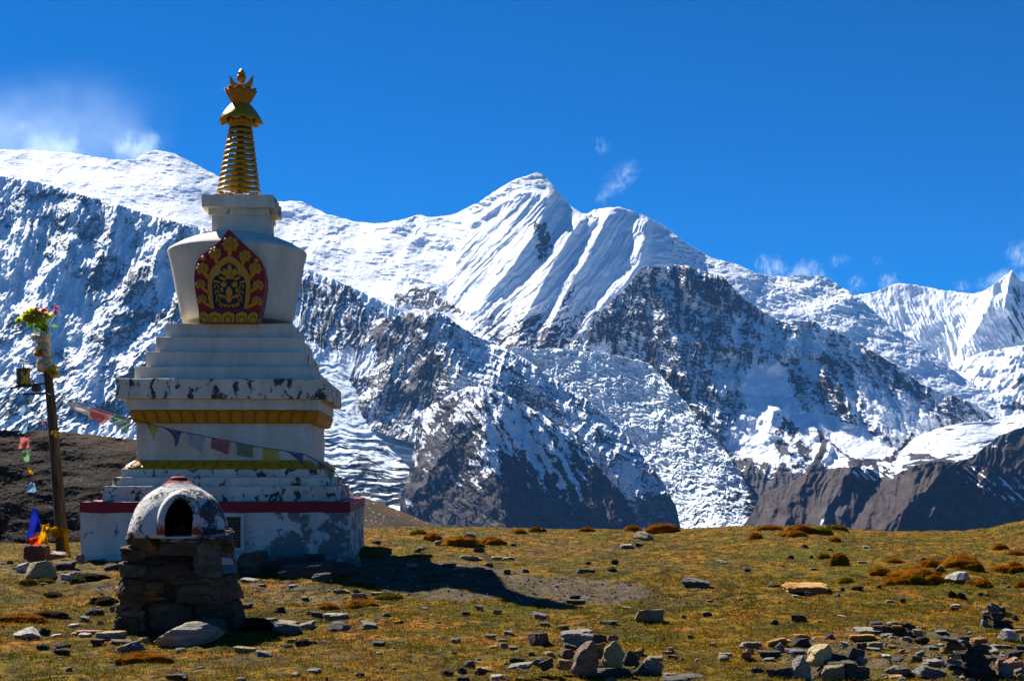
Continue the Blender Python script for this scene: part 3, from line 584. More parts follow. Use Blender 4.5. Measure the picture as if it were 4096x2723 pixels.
# ---------------------------------------------------------------- mesh helpers for built things
class MB:
    def __init__(s): s.bm = bmesh.new()
    def v(s, *co): return s.bm.verts.new(co)
    def face(s, vs, smooth=False):
        try:
            f = s.bm.faces.new(vs); f.smooth = smooth; return f
        except ValueError: return None
    def loft(s, rings, cap0=True, cap1=True, close=True, smooth=True):
        R = [[s.v(*p) for p in r] for r in rings]
        n = len(R[0])
        for a, b in zip(R[:-1], R[1:]):
            for i in range(n if close else n - 1):
                j = (i + 1) % n
                s.face([a[i], a[j], b[j], b[i]], smooth)
        if cap0: s.face(list(reversed(R[0])))
        if cap1: s.face(R[-1])
        return R
    def box(s, x0, x1, y0, y1, z0, z1, bev=0.0, top=None):   # top = (x0,x1,y0,y1) makes a frustum
        t = top or (x0, x1, y0, y1)
        b = MB()
        b.loft([[(x0, y0, z0), (x1, y0, z0), (x1, y1, z0), (x0, y1, z0)], [(t[0], t[2], z1), (t[1], t[2], z1), (t[1], t[3], z1), (t[0], t[3], z1)]], smooth=False)
        if bev: bmesh.ops.bevel(b.bm, geom=b.bm.edges[:], offset=bev, segments=2, affect='EDGES', profile=0.6)
        s.merge(b)
    def merge(s, o, M=None):
        me = bpy.data.meshes.new('tmp'); o.bm.to_mesh(me); o.bm.free()
        if M is not None: me.transform(M)
        s.bm.from_mesh(me); bpy.data.meshes.remove(me)
    def lathe(s, prof, n=48, cx=0, cy=0, smooth=True, cap0=True, cap1=True):
        s.loft([[(cx + r * math.cos(2 * math.pi * i / n), cy + r * math.sin(2 * math.pi * i / n), z) for i in range(n)] for r, z in prof], cap0, cap1, smooth=smooth)
    def tube(s, pts, r, n=8, cap=True):
        pts = [Vector(p) for p in pts]; rs = r if isinstance(r, (list, tuple)) else [r] * len(pts)
        rings = []; up = Vector((0.13, 0.31, 1)).normalized()
        for i, p in enumerate(pts):
            d = (pts[min(i + 1, len(pts) - 1)] - pts[max(i - 1, 0)]).normalized()
            if abs(d.dot(up)) > 0.95: up = Vector((1, 0.2, 0.1)).normalized()
            a = d.cross(up).normalized(); b = a.cross(d)
            rings.append([tuple(p + a * rs[i] * math.cos(2 * math.pi * k / n) + b * rs[i] * math.sin(2 * math.pi * k / n)) for k in range(n)])
        s.loft(rings, cap, cap)
    def prism(s, pts, y0, y1):                     # outline (x, z) extruded along y, y0 = front
        s.loft([[(x, y1, z) for x, z in pts], [(x, y0, z) for x, z in pts]], smooth=False)
    def lens(s, x, z, rx, rz, y, h, rot=0, n=14):  # a shallow raised disc on a front-facing board
        c, q = math.cos(rot), math.sin(rot); rings = []
        for k, t in ((1.0, 0.0), (0.97, 0.5), (0.80, 0.85), (0.45, 1.0)):
            rings.append([(x + rx * k * math.cos(a) * c - rz * k * math.sin(a) * q, y - h * t, z + rx * k * math.cos(a) * q + rz * k * math.sin(a) * c) for a in [2 * math.pi * i / n for i in range(n)]])
        s.loft(rings, False, True)
    def build(s, name, mat, parent=None, recalc=True):
        if recalc: bmesh.ops.recalc_face_normals(s.bm, faces=s.bm.faces[:])
        me = bpy.data.meshes.new(name); s.bm.to_mesh(me); s.bm.free()
        if mat: me.materials.append(mat)
        o = bpy.data.objects.new(name, me); COL.objects.link(o)
        if parent: o.parent = parent
        return o
def empty(name, loc, rz=0.0):
    o = bpy.data.objects.new(name, None); COL.objects.link(o); o.location = loc; o.rotation_euler = (0, 0, rz); o.empty_display_size = 0.2
    return o

# ---------------------------------------------------------------- materials of built things
KA = 0.85                                         # one even factor that darkens all the paint colours, tuned for overall tone
def kc(c): return tuple(x * KA for x in c)
def paint_white(name, peel=0.3, scale=3.0, base=(0.75, 0.685, 0.56), under=(0.060, 0.060, 0.058), right=0.0, vstreak=1.0, sidepeel=0.0):
    base = kc(base); under = kc(under)
    m = NT(name); ob = m.obj()
    big = m.noise(m.mapv(ob, (1, 1, vstreak)), scale, 5, 0.58, 0.35)
    fine = m.noise(ob, 26.0, 4, 0.6)
    th = m.math('ADD', big, m.math('MULTIPLY', m.math('SUBTRACT', fine, 0.5), 0.16))
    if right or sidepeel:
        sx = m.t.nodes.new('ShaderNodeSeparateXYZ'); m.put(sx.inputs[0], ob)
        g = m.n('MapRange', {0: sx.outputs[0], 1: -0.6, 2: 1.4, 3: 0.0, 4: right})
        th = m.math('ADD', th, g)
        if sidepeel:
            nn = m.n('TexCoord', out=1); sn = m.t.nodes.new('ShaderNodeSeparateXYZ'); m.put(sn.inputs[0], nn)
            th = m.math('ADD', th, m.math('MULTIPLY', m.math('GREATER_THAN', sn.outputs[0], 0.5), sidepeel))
    c = 0.74 - 0.26 * peel
    mask = m.ramp(th, [(c - 0.012, 0.0), (c + 0.006, 0.55), (c + 0.035, 1.0)])
    dirt = m.noise(m.mapv(ob, (1.4, 1.4, 0.35)), 2.2, 5, 0.65)
    col = m.mix(m.ramp(dirt, [(0.36, 0.75), (0.62, 0.0)]), base, tuple(c_ * k for c_, k in zip(base, (0.70, 0.66, 0.60))))
    un = m.mix(fine, tuple(c_ * 0.6 for c_ in under), tuple(c_ * 1.5 for c_ in under))
    col = m.mix(mask, col, un)
    h = m.math('ADD', m.math('MULTIPLY', mask, -0.7), m.math('MULTIPLY', fine, 0.35))
    return m.done(col, 0.85, m.bump(h, 0.5, 0.012), spec=0.2)
def paint(name, c, rough=0.6, var=0.35, metal=0.0, scale=6.0, bump=0.25, spec=0.3):
    c = kc(c); m = NT(name); ob = m.obj(); n = m.noise(ob, scale, 5, 0.62); f = m.noise(ob, scale * 7, 3, 0.6)
    col = m.mix(m.ramp(n, [(0.35, var), (0.68, 0.0)]), c, tuple(x * 0.45 for x in c))
    return m.done(col, rough, m.bump(f, bump, 0.006), metal, spec)
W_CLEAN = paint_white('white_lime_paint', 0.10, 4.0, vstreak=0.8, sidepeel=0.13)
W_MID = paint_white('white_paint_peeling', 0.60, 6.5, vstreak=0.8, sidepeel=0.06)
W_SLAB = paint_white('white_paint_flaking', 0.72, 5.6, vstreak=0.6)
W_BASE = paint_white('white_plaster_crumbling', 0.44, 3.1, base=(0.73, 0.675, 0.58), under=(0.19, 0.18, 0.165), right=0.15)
W_BODY = paint_white('white_lime_wall', 0.0, 3.0)
RED = paint('dark_red_paint', (0.30, 0.010, 0.018), 0.6)
REDB = paint('maroon_paint', (0.30, 0.008, 0.014), 0.55)
GOLD = paint('ochre_gold_paint', (0.64, 0.27, 0.010), 0.45, 0.3)
YELLOW = paint('yellow_paint', (0.60, 0.31, 0.004), 0.45, 0.25)
ORANGE = paint('orange_gold_paint', (0.58, 0.19, 0.006), 0.5, 0.3)
BRASS = paint('gilded_metal', (0.50, 0.27, 0.015), 0.38, 0.45, 0.35, 9.0, 0.1)
NAVY = paint('dark_blue_paint', (0.012, 0.014, 0.035), 0.5)
SOOT = paint('black_soot', (0.004, 0.004, 0.004), 1.0, spec=0.0)
PLAQ = paint('black_stone_plaque', (0.014, 0.015, 0.017), 0.4)

# ---------------------------------------------------------------- the shrine
SX, SY, SZ0, SA = -4.55, 22.75, 0.30, math.radians(3.0)
shrine = empty('stupa', (SX, SY, SZ0), SA)
tag(shrine, 'white Buddhist stupa with a ringed golden spire standing on the meadow', 'stupa')
ca, sa = math.cos(SA), math.sin(SA)
def el(u0, u1):                                   # half width, centre offset and front depth of a square tier
    w_ = 1.0
    for _ in range(30): w_ = (u1 - u0) / 2 / F * (SY - w_ * ca) / ca
    D = SY - w_ * ca
    X = ((u0 + u1) / 2 - UC) / F * D
    return w_, (X - SX - w_ * sa) / ca, D
def roughen(bm, amp, seed):                      # hand plastered surfaces: slight waviness and worn edges
    long_ = [e for e in bm.edges if e.calc_length() > 0.25]
    bmesh.ops.subdivide_edges(bm, edges=long_, cuts=22, use_grid_fill=True)
    co = np.array([v.co[:] for v in bm.verts])
    n = fbm(co[:, 0] * 3.1 + co[:, 2] * 2.3, co[:, 1] * 3.1 + co[:, 2] * 4.1 + seed, 4, 0.65, seed) * amp
    bm.normal_update()
    for v, k in zip(bm.verts, n): v.co += v.normal * float(k)
def zof(v, D): return EYE + (HV - v) / F * D - SZ0
def tier(name, u0, u1, vt, vb, mat, bev=0.014, z0=None, parent=shrine, grow=0.0):
    w_, dx, D = el(u0, u1); w_ += grow
    b = MB(); zt = zof(vt, D); zb = zof(vb, D) if z0 is None else z0
    b.box(dx - w_, dx + w_, -w_, w_, zb, zt, bev)
    roughen(b.bm, 0.009, 7 + int(u0))
    return b.build(name, mat, parent), (w_, dx, zb, zt)
pl, PB = tier('plinth', 329.5, 1394, 2046, 2300, W_BASE, 0.02)
tier('red_band', 328, 1396, 2006, 2049, RED, 0.012, grow=0.01)
b = MB(); b.box(PB[1] - PB[0] - .05, PB[1] - 0.9, -PB[0] - 0.05, PB[0], -0.25, 0.035, 0.02); b.build('foot_strip', paint('dull_red_wash', (0.11, 0.018, 0.016), 0.8, 0.7), shrine)
for u0, u1, vt, vb in ((416.5, 1334.5, 1944, 2010), (455.7, 1308, 1908, 1949), (491.5, 1278, 1874, 1911)):
    tier('step', u0, u1, vt, vb, W_MID, 0.012)
_, BD = tier('body', 550.4, 1238.5, 1690, 1850, W_BODY, 0.012)
tier('corbel', 507.6, 1273.5, 1592, 1638, W_BODY, 0.012)
tier('cornice', 468.3, 1303, 1515, 1595, W_SLAB, 0.016)
for u0, u1, vt, vb in ((544, 1247, 1466, 1519), (586, 1220, 1407, 1469), (626, 1196, 1348, 1410), (666, 1169.7, 1293.5, 1351)):
    tier('step', u0, u1, vt, vb, W_CLEAN, 0.012)
# lotus mouldings
def lotus_band(name, ub, vb, ut, vt, n, inv, base_mat, pet_mat):
    wb, dxb, Db = el(*ub); wt, dxt, Dt = el(*ut); zb = zof(vb, Db); zt = zof(vt, Dt); dx = (dxb + dxt) / 2
    b = MB(); b.box(dx - wb, dx + wb, -wb, wb, zb, zt, 0.0, (dx - wt, dx + wt, -wt, wt))
    band = b.build(name, base_mat, shrine)
    p = MB()
    for side in range(4):
        R = Matrix.Rotation(side * math.pi / 2, 4, 'Z')
        for i in range(n):
            s0 = -1 + 2 * i / n; s1 = -1 + 2 * (i + 1) / n
            out = []
            for a in range(15):
                th = math.pi * a / 14
                x = math.cos(th) * 0.5; y = math.sin(th) ** 0.55
                if 5 <= a <= 9: y -= 0.05 * (1 - abs(a - 7) / 2.5)
                out.append((0.5 - x * 0.94, y))
            def pt(sx, t, h):
                if inv: t = 1 - t
                t = 0.04 + 0.92 * t
                w_ = wb + (wt - wb) * t
                q = Vector(((s0 + (s1 - s0) * sx) * w_, -w_ - h, zb + (zt - zb) * t))
                q = R @ q; return (q.x + dx, q.y, q.z)
            def sh(k): return [(0.5 + (x - 0.5) * k, 0.02 + (y - 0.02) * (0.35 + 0.65 * k) if k < 1 else y) for x, y in out]
            p.loft([[pt(x, y * 0.97, 0.0) for x, y in sh(1.0)], [pt(x, y * 0.97, 0.030) for x, y in sh(0.94)], [pt(x, y * 0.97, 0.034) for x, y in sh(0.74)], [pt(x, y * 0.97, 0.016) for x, y in sh(0.62)], [pt(x, y * 0.97, 0.030) for x, y in sh(0.50)]], False, True)
    p.build('lotus_petals', pet_mat, band)
    return band
lotus_band('lotus_moulding', (542, 1247), 1693, (530, 1276), 1637, 15, False, ORANGE, GOLD)
lotus_band('lotus_moulding', (496, 1285), 1876, (550, 1241), 1840, 15, True, YELLOW, YELLOW)
# memorial plaque in its white frame
w_, dx, D = el(329.5, 1394)
def fx(u): return ((u - UC) / F * D - SX - w_ * sa) / ca
b = MB(); x0, x1 = fx(846), fx(978); z0, z1 = zof(2204, D), zof(2052, D); yf = -w_
for q in ((x0, x1, z1 - 0.055, z1), (x0, x1, z0, z0 + 0.055), (x0, x0 + 0.055, z0 + 0.055, z1 - 0.055), (x1 - 0.055, x1, z0 + 0.055, z1 - 0.055)):
    b.box(q[0], q[1], yf - 0.05, yf + 0.02, q[2], q[3], 0.008)
frame = b.build('plaque_frame', W_BODY, shrine)
b = MB(); b.box(x0 + 0.05, x1 - 0.05, yf - 0.02, yf + 0.02, z0 + 0.05, z1 - 0.05); b.build('plaque', PLAQ, frame)
b = MB(); rnd = random.Random(4)
for k in range(9):
    z = z1 - 0.12 - k * 0.048; x = x0 + 0.08 + rnd.random() * 0.03
    while x < x1 - 0.09:
        l = 0.008 + rnd.random() * 0.014
        b.box(x, x + l, yf - 0.0235, yf - 0.019, z - 0.006, z + 0.006 + rnd.random() * 0.006); x += l + 0.004 + (0.014 if rnd.random() < 0.2 else 0)
b.build('lettering', paint('worn_gold_letters', (0.16, 0.12, 0.03), 0.6), frame)
# dome
DZ = lambda v: zof(v, SY)
dcx = ((951 - UC) / F * SY - SX)
prof = [(0.895, DZ(1292)), (0.93, DZ(1255)), (0.985, DZ(1190)), (1.045, DZ(1110)), (1.095, DZ(1050)), (1.128, DZ(1020)), (1.133, DZ(1013)), (1.118, DZ(1007)), (1.03, DZ(994)), (0.90, DZ(976)), (0.74, DZ(960)), (0.55, DZ(946)), (0.40, DZ(938)), (0.20, DZ(934))]
b = MB(); b.lathe(prof, 96, dcx, 0); b.build('dome', paint_white('white_dome_paint', 0.08, 4.4, base=(0.75, 0.685, 0.56)), shrine)
# niche panel on the dome
PY = -1.20; PD = SY + PY * ca
def q5(x, y):
    u = 740 + x / 3.733; v = 900 + y / 3.733
    return (((u - UC) / F * PD - SX + PY * sa) / ca, zof(v, PD))
out = [(222, 1458), (205, 1255), (180, 1120), (155, 960), (143, 800), (150, 680), (180, 560), (250, 460), (370, 370), (480, 275), (560, 190), (620, 100), (655, 68), (690, 92), (760, 170), (870, 275), (1000, 390), (1100, 490), (1160, 610), (1192, 770), (1185, 930), (1160, 1090), (1125, 1280), (1075, 1458)]
b = MB(); b.prism([q5(*p) for p in out], PY, PY + 0.42)
panel = b.build('niche_panel', REDB, shrine)
b = MB()                                           # carved arch with stems
half_o = [(385, 1252), (352, 1090), (345, 920), (352, 790), (372, 720), (420, 640), (470, 590), (500, 560), (560, 510), (610, 480), (660, 462)]
half_i = [(440, 1252), (418, 1090), (410, 920), (418, 830), (450, 775), (520, 748), (530, 668), (560, 620), (610, 588), (640, 575), (660, 556)]
mir = lambda l: [(1322 - x, y) for x, y in reversed(l[:-1])]
O = [q5(*p) for p in half_o + mir(half_o)]; I = [q5(*p) for p in half_i + mir(half_i)]
b.loft([[(x, PY, z) for x, z in O], [(x, PY - 0.035, z) for x, z in O], [(x, PY - 0.035, z) for x, z in I], [(x, PY, z) for x, z in I]], False, False, close=False, smooth=False)
b.build('arch', GOLD, panel)
b = MB(); b.prism(I, PY - 0.010, PY + 0.01); b.build('niche_field', NAVY, panel)
K = PD / F / 3.733
flowers = [(680, 290, 125, 668, 480), (455, 430, 98, 495, 600), (895, 465, 98, 850, 610), (270, 660, 98, 360, 800), (1045, 650, 98, 965, 800), (240, 890, 80, 365, 1020), (1090, 900, 88, 960, 1000), (265, 1115, 76, 385, 1215), (1075, 1140, 84, 935, 1225)]
for fx_, fy_, r, sx_, sy_ in flowers:
    b = MB(); cx, cz = q5(fx_, fy_)
    for k in range(7):
        a = math.pi / 2 + (k - 3) * 0.80
        b.lens(cx + math.cos(a) * r * 0.60 * K, cz + math.sin(a) * r * 0.60 * K, r * 0.42 * K, r * 0.36 * K, PY, 0.045, a)
    ex, ez = q5(sx_, sy_)
    mx, mz = cx * 0.6 + ex * 0.4, cz * 0.45 + ez * 0.55
    b.tube([(cx, PY - 0.03, cz), (mx, PY - 0.022, mz), (ex, PY - 0.02, ez)], [0.05 * r / 100, 0.035 * r / 100, 0.034], 8)
    b.lens(cx, cz + r * 0.1 * K, r * 0.28 * K, r * 0.46 * K, PY - 0.03, 0.045)
    b.build('flower', GOLD, panel)
for fx_, fy_ in ((280, 505), (1065, 530)):
    b = MB(); b.lens(*q5(fx_, fy_), 36 * K, 40 * K, PY, 0.05); b.build('flower_bud', GOLD, panel)
b = MB()
for fx_, fy_, rx, rz, rot in ((668, 660, 40, 85, 0), (610, 700, 34, 62, 0.6), (735, 700, 34, 62, -0.6), (570, 720, 26, 60, 0.9), (775, 720, 26, 60, -0.9), (670, 760, 60, 34, 0), (670, 790, 90, 20, 0), (580, 890, 46, 46, 0), (745, 890, 46, 46, 0),
                             (560, 800, 60, 22, -0.5), (780, 800, 60, 22, 0.5), (480, 850, 56, 20, -0.3), (860, 850, 56, 20, 0.3), (555, 970, 24, 36, 0.3), (780, 970, 24, 36, -0.3), (660, 1010, 52, 92, 0), (560, 1060, 60, 22, -0.4), (765, 1060, 60, 22, 0.4), (660, 1115, 46, 46, 0),
                             (600, 1080, 30, 20, 0), (720, 1080, 30, 20, 0)):
    b.lens(*q5(fx_, fy_), rx * K, rz * K, PY - 0.01, 0.03, rot)
def scroll(x, y, r, t0, t1, sx_=1):
    pts = []
    for i in range(13):
        t = t0 + (t1 - t0) * i / 12; rr = r * (1 - 0.55 * i / 12)
        px, pz = q5(x + sx_ * rr * math.cos(t), y - rr * math.sin(t)); pts.append((px, PY - 0.018, pz))
    b.tube(pts, 11 * K, 6)
for x, y, r in ((470, 930, 42), (480, 1010, 34), (500, 1080, 40), (490, 1140, 34), (530, 1190, 30), (560, 1215, 36), (620, 1215, 30)):
    scroll(x, y, r, -0.6, 4.2); scroll(1322 - x, y, r, -0.6, 4.2, -1)
b.build('carved_scrolls', GOLD, panel)
bl = [q5(*p) for p in ((224, 1458), (207, 1262), (1123, 1284), (1073, 1458))]
for x0, x1 in ((212, 350), (352, 552), (548, 754), (764, 948), (950, 1108)):
    b = MB(); xm = (x0 + x1) / 2; hw = (x1 - x0) / 2 * 0.97; sk = (xm - 650) * -0.10
    def pt(k, kk): return [q5(xm + sk * (1 - yy) + hw * k * xx, 1455 - 165 * yy * kk) for xx, yy in [(-0.86, 0), (-0.96, .35), (-1, .62), (-0.86, .80), (-0.45, .90), (0, 1.0), (0.45, .90), (0.86, .80), (1, .62), (0.96, .35), (0.86, 0)]]
    b.loft([[(x, PY, z) for x, z in pt(1, 1)], [(x, PY - 0.045, z) for x, z in pt(0.95, 0.97)], [(x, PY - 0.05, z) for x, z in pt(0.62, 0.66)], [(x, PY - 0.025, z) for x, z in pt(0.52, 0.58)], [(x, PY - 0.05, z) for x, z in pt(0.40, 0.48)]], False, True, smooth=False)
    b.build('lotus_petal', YELLOW, panel)
# box on top of the dome
tier('harmika_foot', 820, 1085.6, 926, 945, W_CLEAN, 0.008)
tier('harmika', 848, 1069, 856, 930, W_CLEAN, 0.01)
tier('harmika_collar', 835, 1073, 829, 860, W_CLEAN, 0.01)
tier('harmika_slab', 806, 1093, 778, 829, W_CLEAN, 0.01)
# spire of open hoops
def ctr(u): return (u - UC) / F * SY - SX
def tops(v): return zof(v, SY)
b = MB(); b.tube([(ctr(955), 0, tops(778)), (ctr(963), 0, tops(480))], [0.075, 0.055], 12); spire = b.build('spire_core', BRASS, shrine)
for i in range(13):
    t = i / 12; v = 766 - t * (766 - 506); r = 0.352 + (0.188 - 0.352) * t; cx = ctr(955 + 8 * t); z = tops(v)
    b = MB(); n = 56; rings = []
    for k in range(n):
        a = 2 * math.pi * k / n; c, s_ = math.cos(a), math.sin(a)
        rings.append([(cx + q[0] * c, q[0] * s_, z + q[1]) for q in ((r, -0.030), (r + 0.006, 0.0), (r, 0.024), (r - 0.03, 0.024), (r - 0.03, -0.030))])
    rings.append(rings[0]); b.loft(rings, False, False); bmesh.ops.remove_doubles(b.bm, verts=b.bm.verts[:], dist=1e-5)
    for a in (0.5, 2.6, 4.71): b.tube([(cx + math.cos(a) * (r - 0.02), math.sin(a) * (r - 0.02), z), (cx, 0, z)], 0.012, 6)
    b.build('spire_ring', BRASS, spire)
cx = ctr(963)
b = MB(); b.lathe([(0.17, tops(506)), (0.20, tops(500)), (0.20, tops(470)), (0.10, tops(462))], 32, cx, 0)
for k in range(8):
    a = 2 * math.pi * k / 8 + 0.2; b.tube([(cx + 0.205 * math.cos(a), 0.205 * math.sin(a), tops(497)), (cx + 0.22 * math.cos(a), 0.22 * math.sin(a), tops(475))], 0.022, 6)
b.build('spire_neck', BRASS, shrine)
b = MB(); n = 80; rings = []
for r, v, sc in ((0.16, 418, 0), (0.20, 428, 0), (0.27, 446, .2), (0.325, 464, .6), (0.362, 478, 1.0), (0.352, 480, 1.0), (0.30, 466, .4), (0.20, 450, 0)):
    ring = []
    for k in range(n):
        a = 2 * math.pi * k / n; lob = abs(math.sin(a * 5 + 0.3)); rr = r * (0.955 + 0.055 * lob)
        ring.append((cx + rr * math.cos(a), rr * math.sin(a), tops(v) - sc * 0.060 * lob))
    rings.append(ring)
b.loft(rings, False, False); b.build('parasol', BRASS, shrine)
b = MB(); rings = []
for r, v, sc in ((0.16, 421, 0), (0.150, 412, 0), (0.185, 402, .2), (0.235, 384, .7), (0.275, 366, 1), (0.255, 370, 1), (0.16, 392, 0)):
    ring = []
    for k in range(n):
        a = 2 * math.pi * k / n; lob = abs(math.sin(a * 5)); rr = r * (0.88 + 0.13 * lob)
        ring.append((cx + rr * math.cos(a), rr * math.sin(a), tops(v) + sc * 0.032 * lob))
    rings.append(ring)
b.loft(rings, False, True); b.build('lotus_cup', ORANGE, shrine)
cx = ctr(966)
b = MB(); pts = []
for i in range(17):
    a = math.radians(205 + 130 * i / 16); pts.append((cx + 0.215 * math.cos(a) * 0.92, tops(338) + 0.02 + 0.215 * math.sin(a) * 0.70 + 0.0))
pts = [(cx - 0.190, tops(302))] + [(cx + 0.19 * math.cos(math.radians(190 + 160 * i / 14)), tops(326) + 0.155 * math.sin(math.radians(190 + 160 * i / 14))) for i in range(15)] + [(cx + 0.190, tops(302))] + [(cx + 0.125 * math.cos(math.radians(-8 - 164 * i / 10)), tops(322) + 0.068 * math.sin(math.radians(-8 - 164 * i / 10))) for i in range(11)]
b.prism(pts, -0.035, 0.035); b.build('crescent', BRASS, shrine)
b = MB(); bmesh.ops.create_uvsphere(b.bm, u_segments=24, v_segments=14, radius=0.082)
for f in b.bm.faces: f.smooth = True
for v in b.bm.verts: v.co.y *= 0.7; v.co += Vector((cx, 0, tops(314)))
b.build('sun_disc', BRASS, shrine)
b = MB(); b.lathe([(0.05, tops(299)), (0.066, tops(294)), (0.05, tops(289)), (0.03, tops(283)), (0.003, tops(274))], 20, cx, 0); b.build('finial', BRASS, shrine)
# ---------------------------------------------------------------- stones
def stone_mat(name, c0, c1, c2, lichen=None, scale=5.0, lam=0.0, rough=0.85):
    kw_ = lambda c: (c[0] * 1.5, c[1] * 1.38, c[2] * 1.2)
    c0, c1, c2 = kw_(c0), kw_(c1), kw_(c2); lichen = kw_(lichen) if lichen else None
    m = NT(name); ob = m.obj()
    rnd = m.n('ObjectInfo', out=5)
    off = m.n('CombineXYZ', {0: m.math('MULTIPLY', rnd, 37.0), 1: m.math('MULTIPLY', rnd, 91.0), 2: m.math('MULTIPLY', rnd, 13.0)})
    vec = m.n('VectorMath', {0: ob, 1: off}, operation='ADD')
    a = m.noise(m.mapv(vec, (1, 1, 1 + lam)), 2.4, 6, 0.65); f = m.noise(vec, 16.0, 5, 0.7)
    col = m.ramp(a, [(0.32, c0), (0.5, c1), (0.68, c2)])
    if lichen: col = m.mix(m.ramp(m.noise(vec, 3.1, 4, 0.6), [(0.55, 0.0), (0.66, 0.8)]), col, lichen)
    val = m.n('MapRange', {0: rnd, 1: 0.0, 2: 1.0, 3: 0.78, 4: 1.2})
    col = m.n('HueSaturation', {'Color': col, 'Value': val, 'Saturation': 1.0})
    h = m.math('ADD', m.math('MULTIPLY', a, 0.6), m.math('MULTIPLY', f, 0.5))
    return m.done(col, rough, m.bump(h, 0.9, 0.10), spec=0.25)
ST = {
 'grey': ('grey', stone_mat('grey_schist', (0.085, 0.085, 0.080), (0.18, 0.175, 0.16), (0.28, 0.265, 0.235), (0.20, 0.17, 0.09), lam=3)),
 'blue': ('blue grey', stone_mat('blue_slate', (0.050, 0.055, 0.062), (0.12, 0.13, 0.145), (0.20, 0.21, 0.23), lam=3)),
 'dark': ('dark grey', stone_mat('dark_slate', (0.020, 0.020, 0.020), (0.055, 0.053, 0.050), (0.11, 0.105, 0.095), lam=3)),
 'tan': ('tan', stone_mat('tan_sandstone', (0.13, 0.10, 0.055), (0.24, 0.19, 0.11), (0.34, 0.28, 0.17), (0.14, 0.13, 0.10))),
 'ochre': ('ochre', stone_mat('ochre_stone', (0.12, 0.055, 0.012), (0.26, 0.14, 0.035), (0.36, 0.24, 0.09), (0.10, 0.09, 0.07))),
 'brown': ('brown', stone_mat('brown_stone', (0.045, 0.030, 0.018), (0.095, 0.062, 0.038), (0.16, 0.11, 0.075))),
 'pink': ('pinkish', stone_mat('pink_stone', (0.16, 0.075, 0.05), (0.28, 0.15, 0.11), (0.36, 0.22, 0.17))),
 'rose': ('rosy brown', stone_mat('rosy_brown_stone', (0.08, 0.052, 0.042), (0.17, 0.115, 0.095), (0.24, 0.17, 0.145), lam=2)),
 'white': ('pale', stone_mat('pale_quartz', (0.22, 0.22, 0.21), (0.38, 0.37, 0.35), (0.52, 0.51, 0.49), (0.13, 0.12, 0.10))),
 'cream': ('cream', stone_mat('cream_stone', (0.26, 0.22, 0.11), (0.36, 0.31, 0.17), (0.44, 0.39, 0.24), (0.20, 0.18, 0.12))),
 'lump': ('black brown', stone_mat('dried_dung', (0.014, 0.011, 0.008), (0.034, 0.027, 0.019), (0.065, 0.052, 0.036))),
 'redb': ('red brown', stone_mat('red_brown_stone', (0.07, 0.022, 0.014), (0.13, 0.045, 0.026), (0.19, 0.09, 0.06))),
}
def rock_mesh(name, kind, seed, sub=4):
    rg = np.random.RandomState(seed)
    bm = bmesh.new(); bmesh.ops.create_icosphere(bm, subdivisions=sub, radius=1.0)
    d = np.array([v.co[:] for v in bm.verts])
    N = []; H = []
    if kind in ('slab', 'block', 'wedge', 'tooth'):
        for ax in range(3):
            for sg in (-1, 1):
                n = np.zeros(3); n[ax] = sg; n += rg.normal(0, 0.13 if kind != 'wedge' else 0.24, 3); N.append(n / np.linalg.norm(n)); H.append(1.0)
        for _ in range(7 if kind != 'block' else 5):
            n = rg.normal(0, 1, 3); n[2] *= 0.35 if kind == 'slab' else 0.8; N.append(n / np.linalg.norm(n)); H.append(rg.uniform(1.05, 1.35))
        if kind == 'tooth':
            for sg in (-1, 1):
                n = np.array([sg * 0.8, rg.normal(0, .15), 0.75 + rg.uniform(-.3, .3)]); N.append(n / np.linalg.norm(n)); H.append(rg.uniform(0.75, 1.0))
    else:
        for _ in range(16 if kind == 'boulder' else 30):
            n = rg.normal(0, 1, 3); N.append(n / np.linalg.norm(n)); H.append(rg.uniform(0.85, 1.1))
    N = np.array(N); H = np.array(H)
    dot = d @ N.T
    r = np.min(np.where(dot > 0.03, H[None] / np.maximum(dot, 0.03), 9), axis=1)
    p = d * r[:, None]
    q = p * 1.0
    f = fbm(q[:, 0] * 1.3 + q[:, 2] * 0.7 + seed, q[:, 1] * 1.3 - q[:, 2] * 0.6, 3, 0.55, seed) * (0.07 if kind != 'lump' else 0.22)
    f2 = fbm(q[:, 0] * 6 + q[:, 2] * 3 + seed, q[:, 1] * 6 - q[:, 2] * 4, 3, 0.6, seed + 7) * (0.022 if kind != 'lump' else 0.10)
    lay = 0
    if kind in ('slab', 'wedge', 'tooth'): lay = 0.035 * np.sign(np.sin(q[:, 2] * 7 + 2 * fbm(q[:, 0], q[:, 1], 2, 0.5, seed + 3))) * (np.abs(d[:, 2]) < 0.8)
    p = d * (r * (1 + f + f2 + lay))[:, None]
    lo = p.min(0); hi = p.max(0); p = (p - (lo + hi) / 2) / (hi - lo)
    p[:, 2] += 0.5
    for v, c in zip(bm.verts, p): v.co = c
    me = bpy.data.meshes.new(name); bm.to_mesh(me); bm.free()
    me.materials.append(None)
    return me
ROCKS = {}
for kind, n in (('slab', 6), ('block', 5), ('wedge', 4), ('boulder', 4), ('lump', 4), ('tooth', 3)):
    ROCKS[kind] = [rock_mesh({'slab': 'stone_slab', 'block': 'stone_block', 'wedge': 'stone_wedge', 'boulder': 'boulder', 'lump': 'dung_lump', 'tooth': 'stone_slab'}[kind], kind, 100 * i + len(kind) * 7 + 3, 4) for i in range(n)]
SMALL = {k: [rock_mesh('pebble', k, 1000 + 31 * i + len(k), 2) for i in range(4)] for k in ('slab', 'block', 'lump')}
KN = {'slab': 'slab', 'block': 'block', 'wedge': 'wedge', 'boulder': 'boulder', 'lump': 'lump', 'tooth': 'upright slab'}
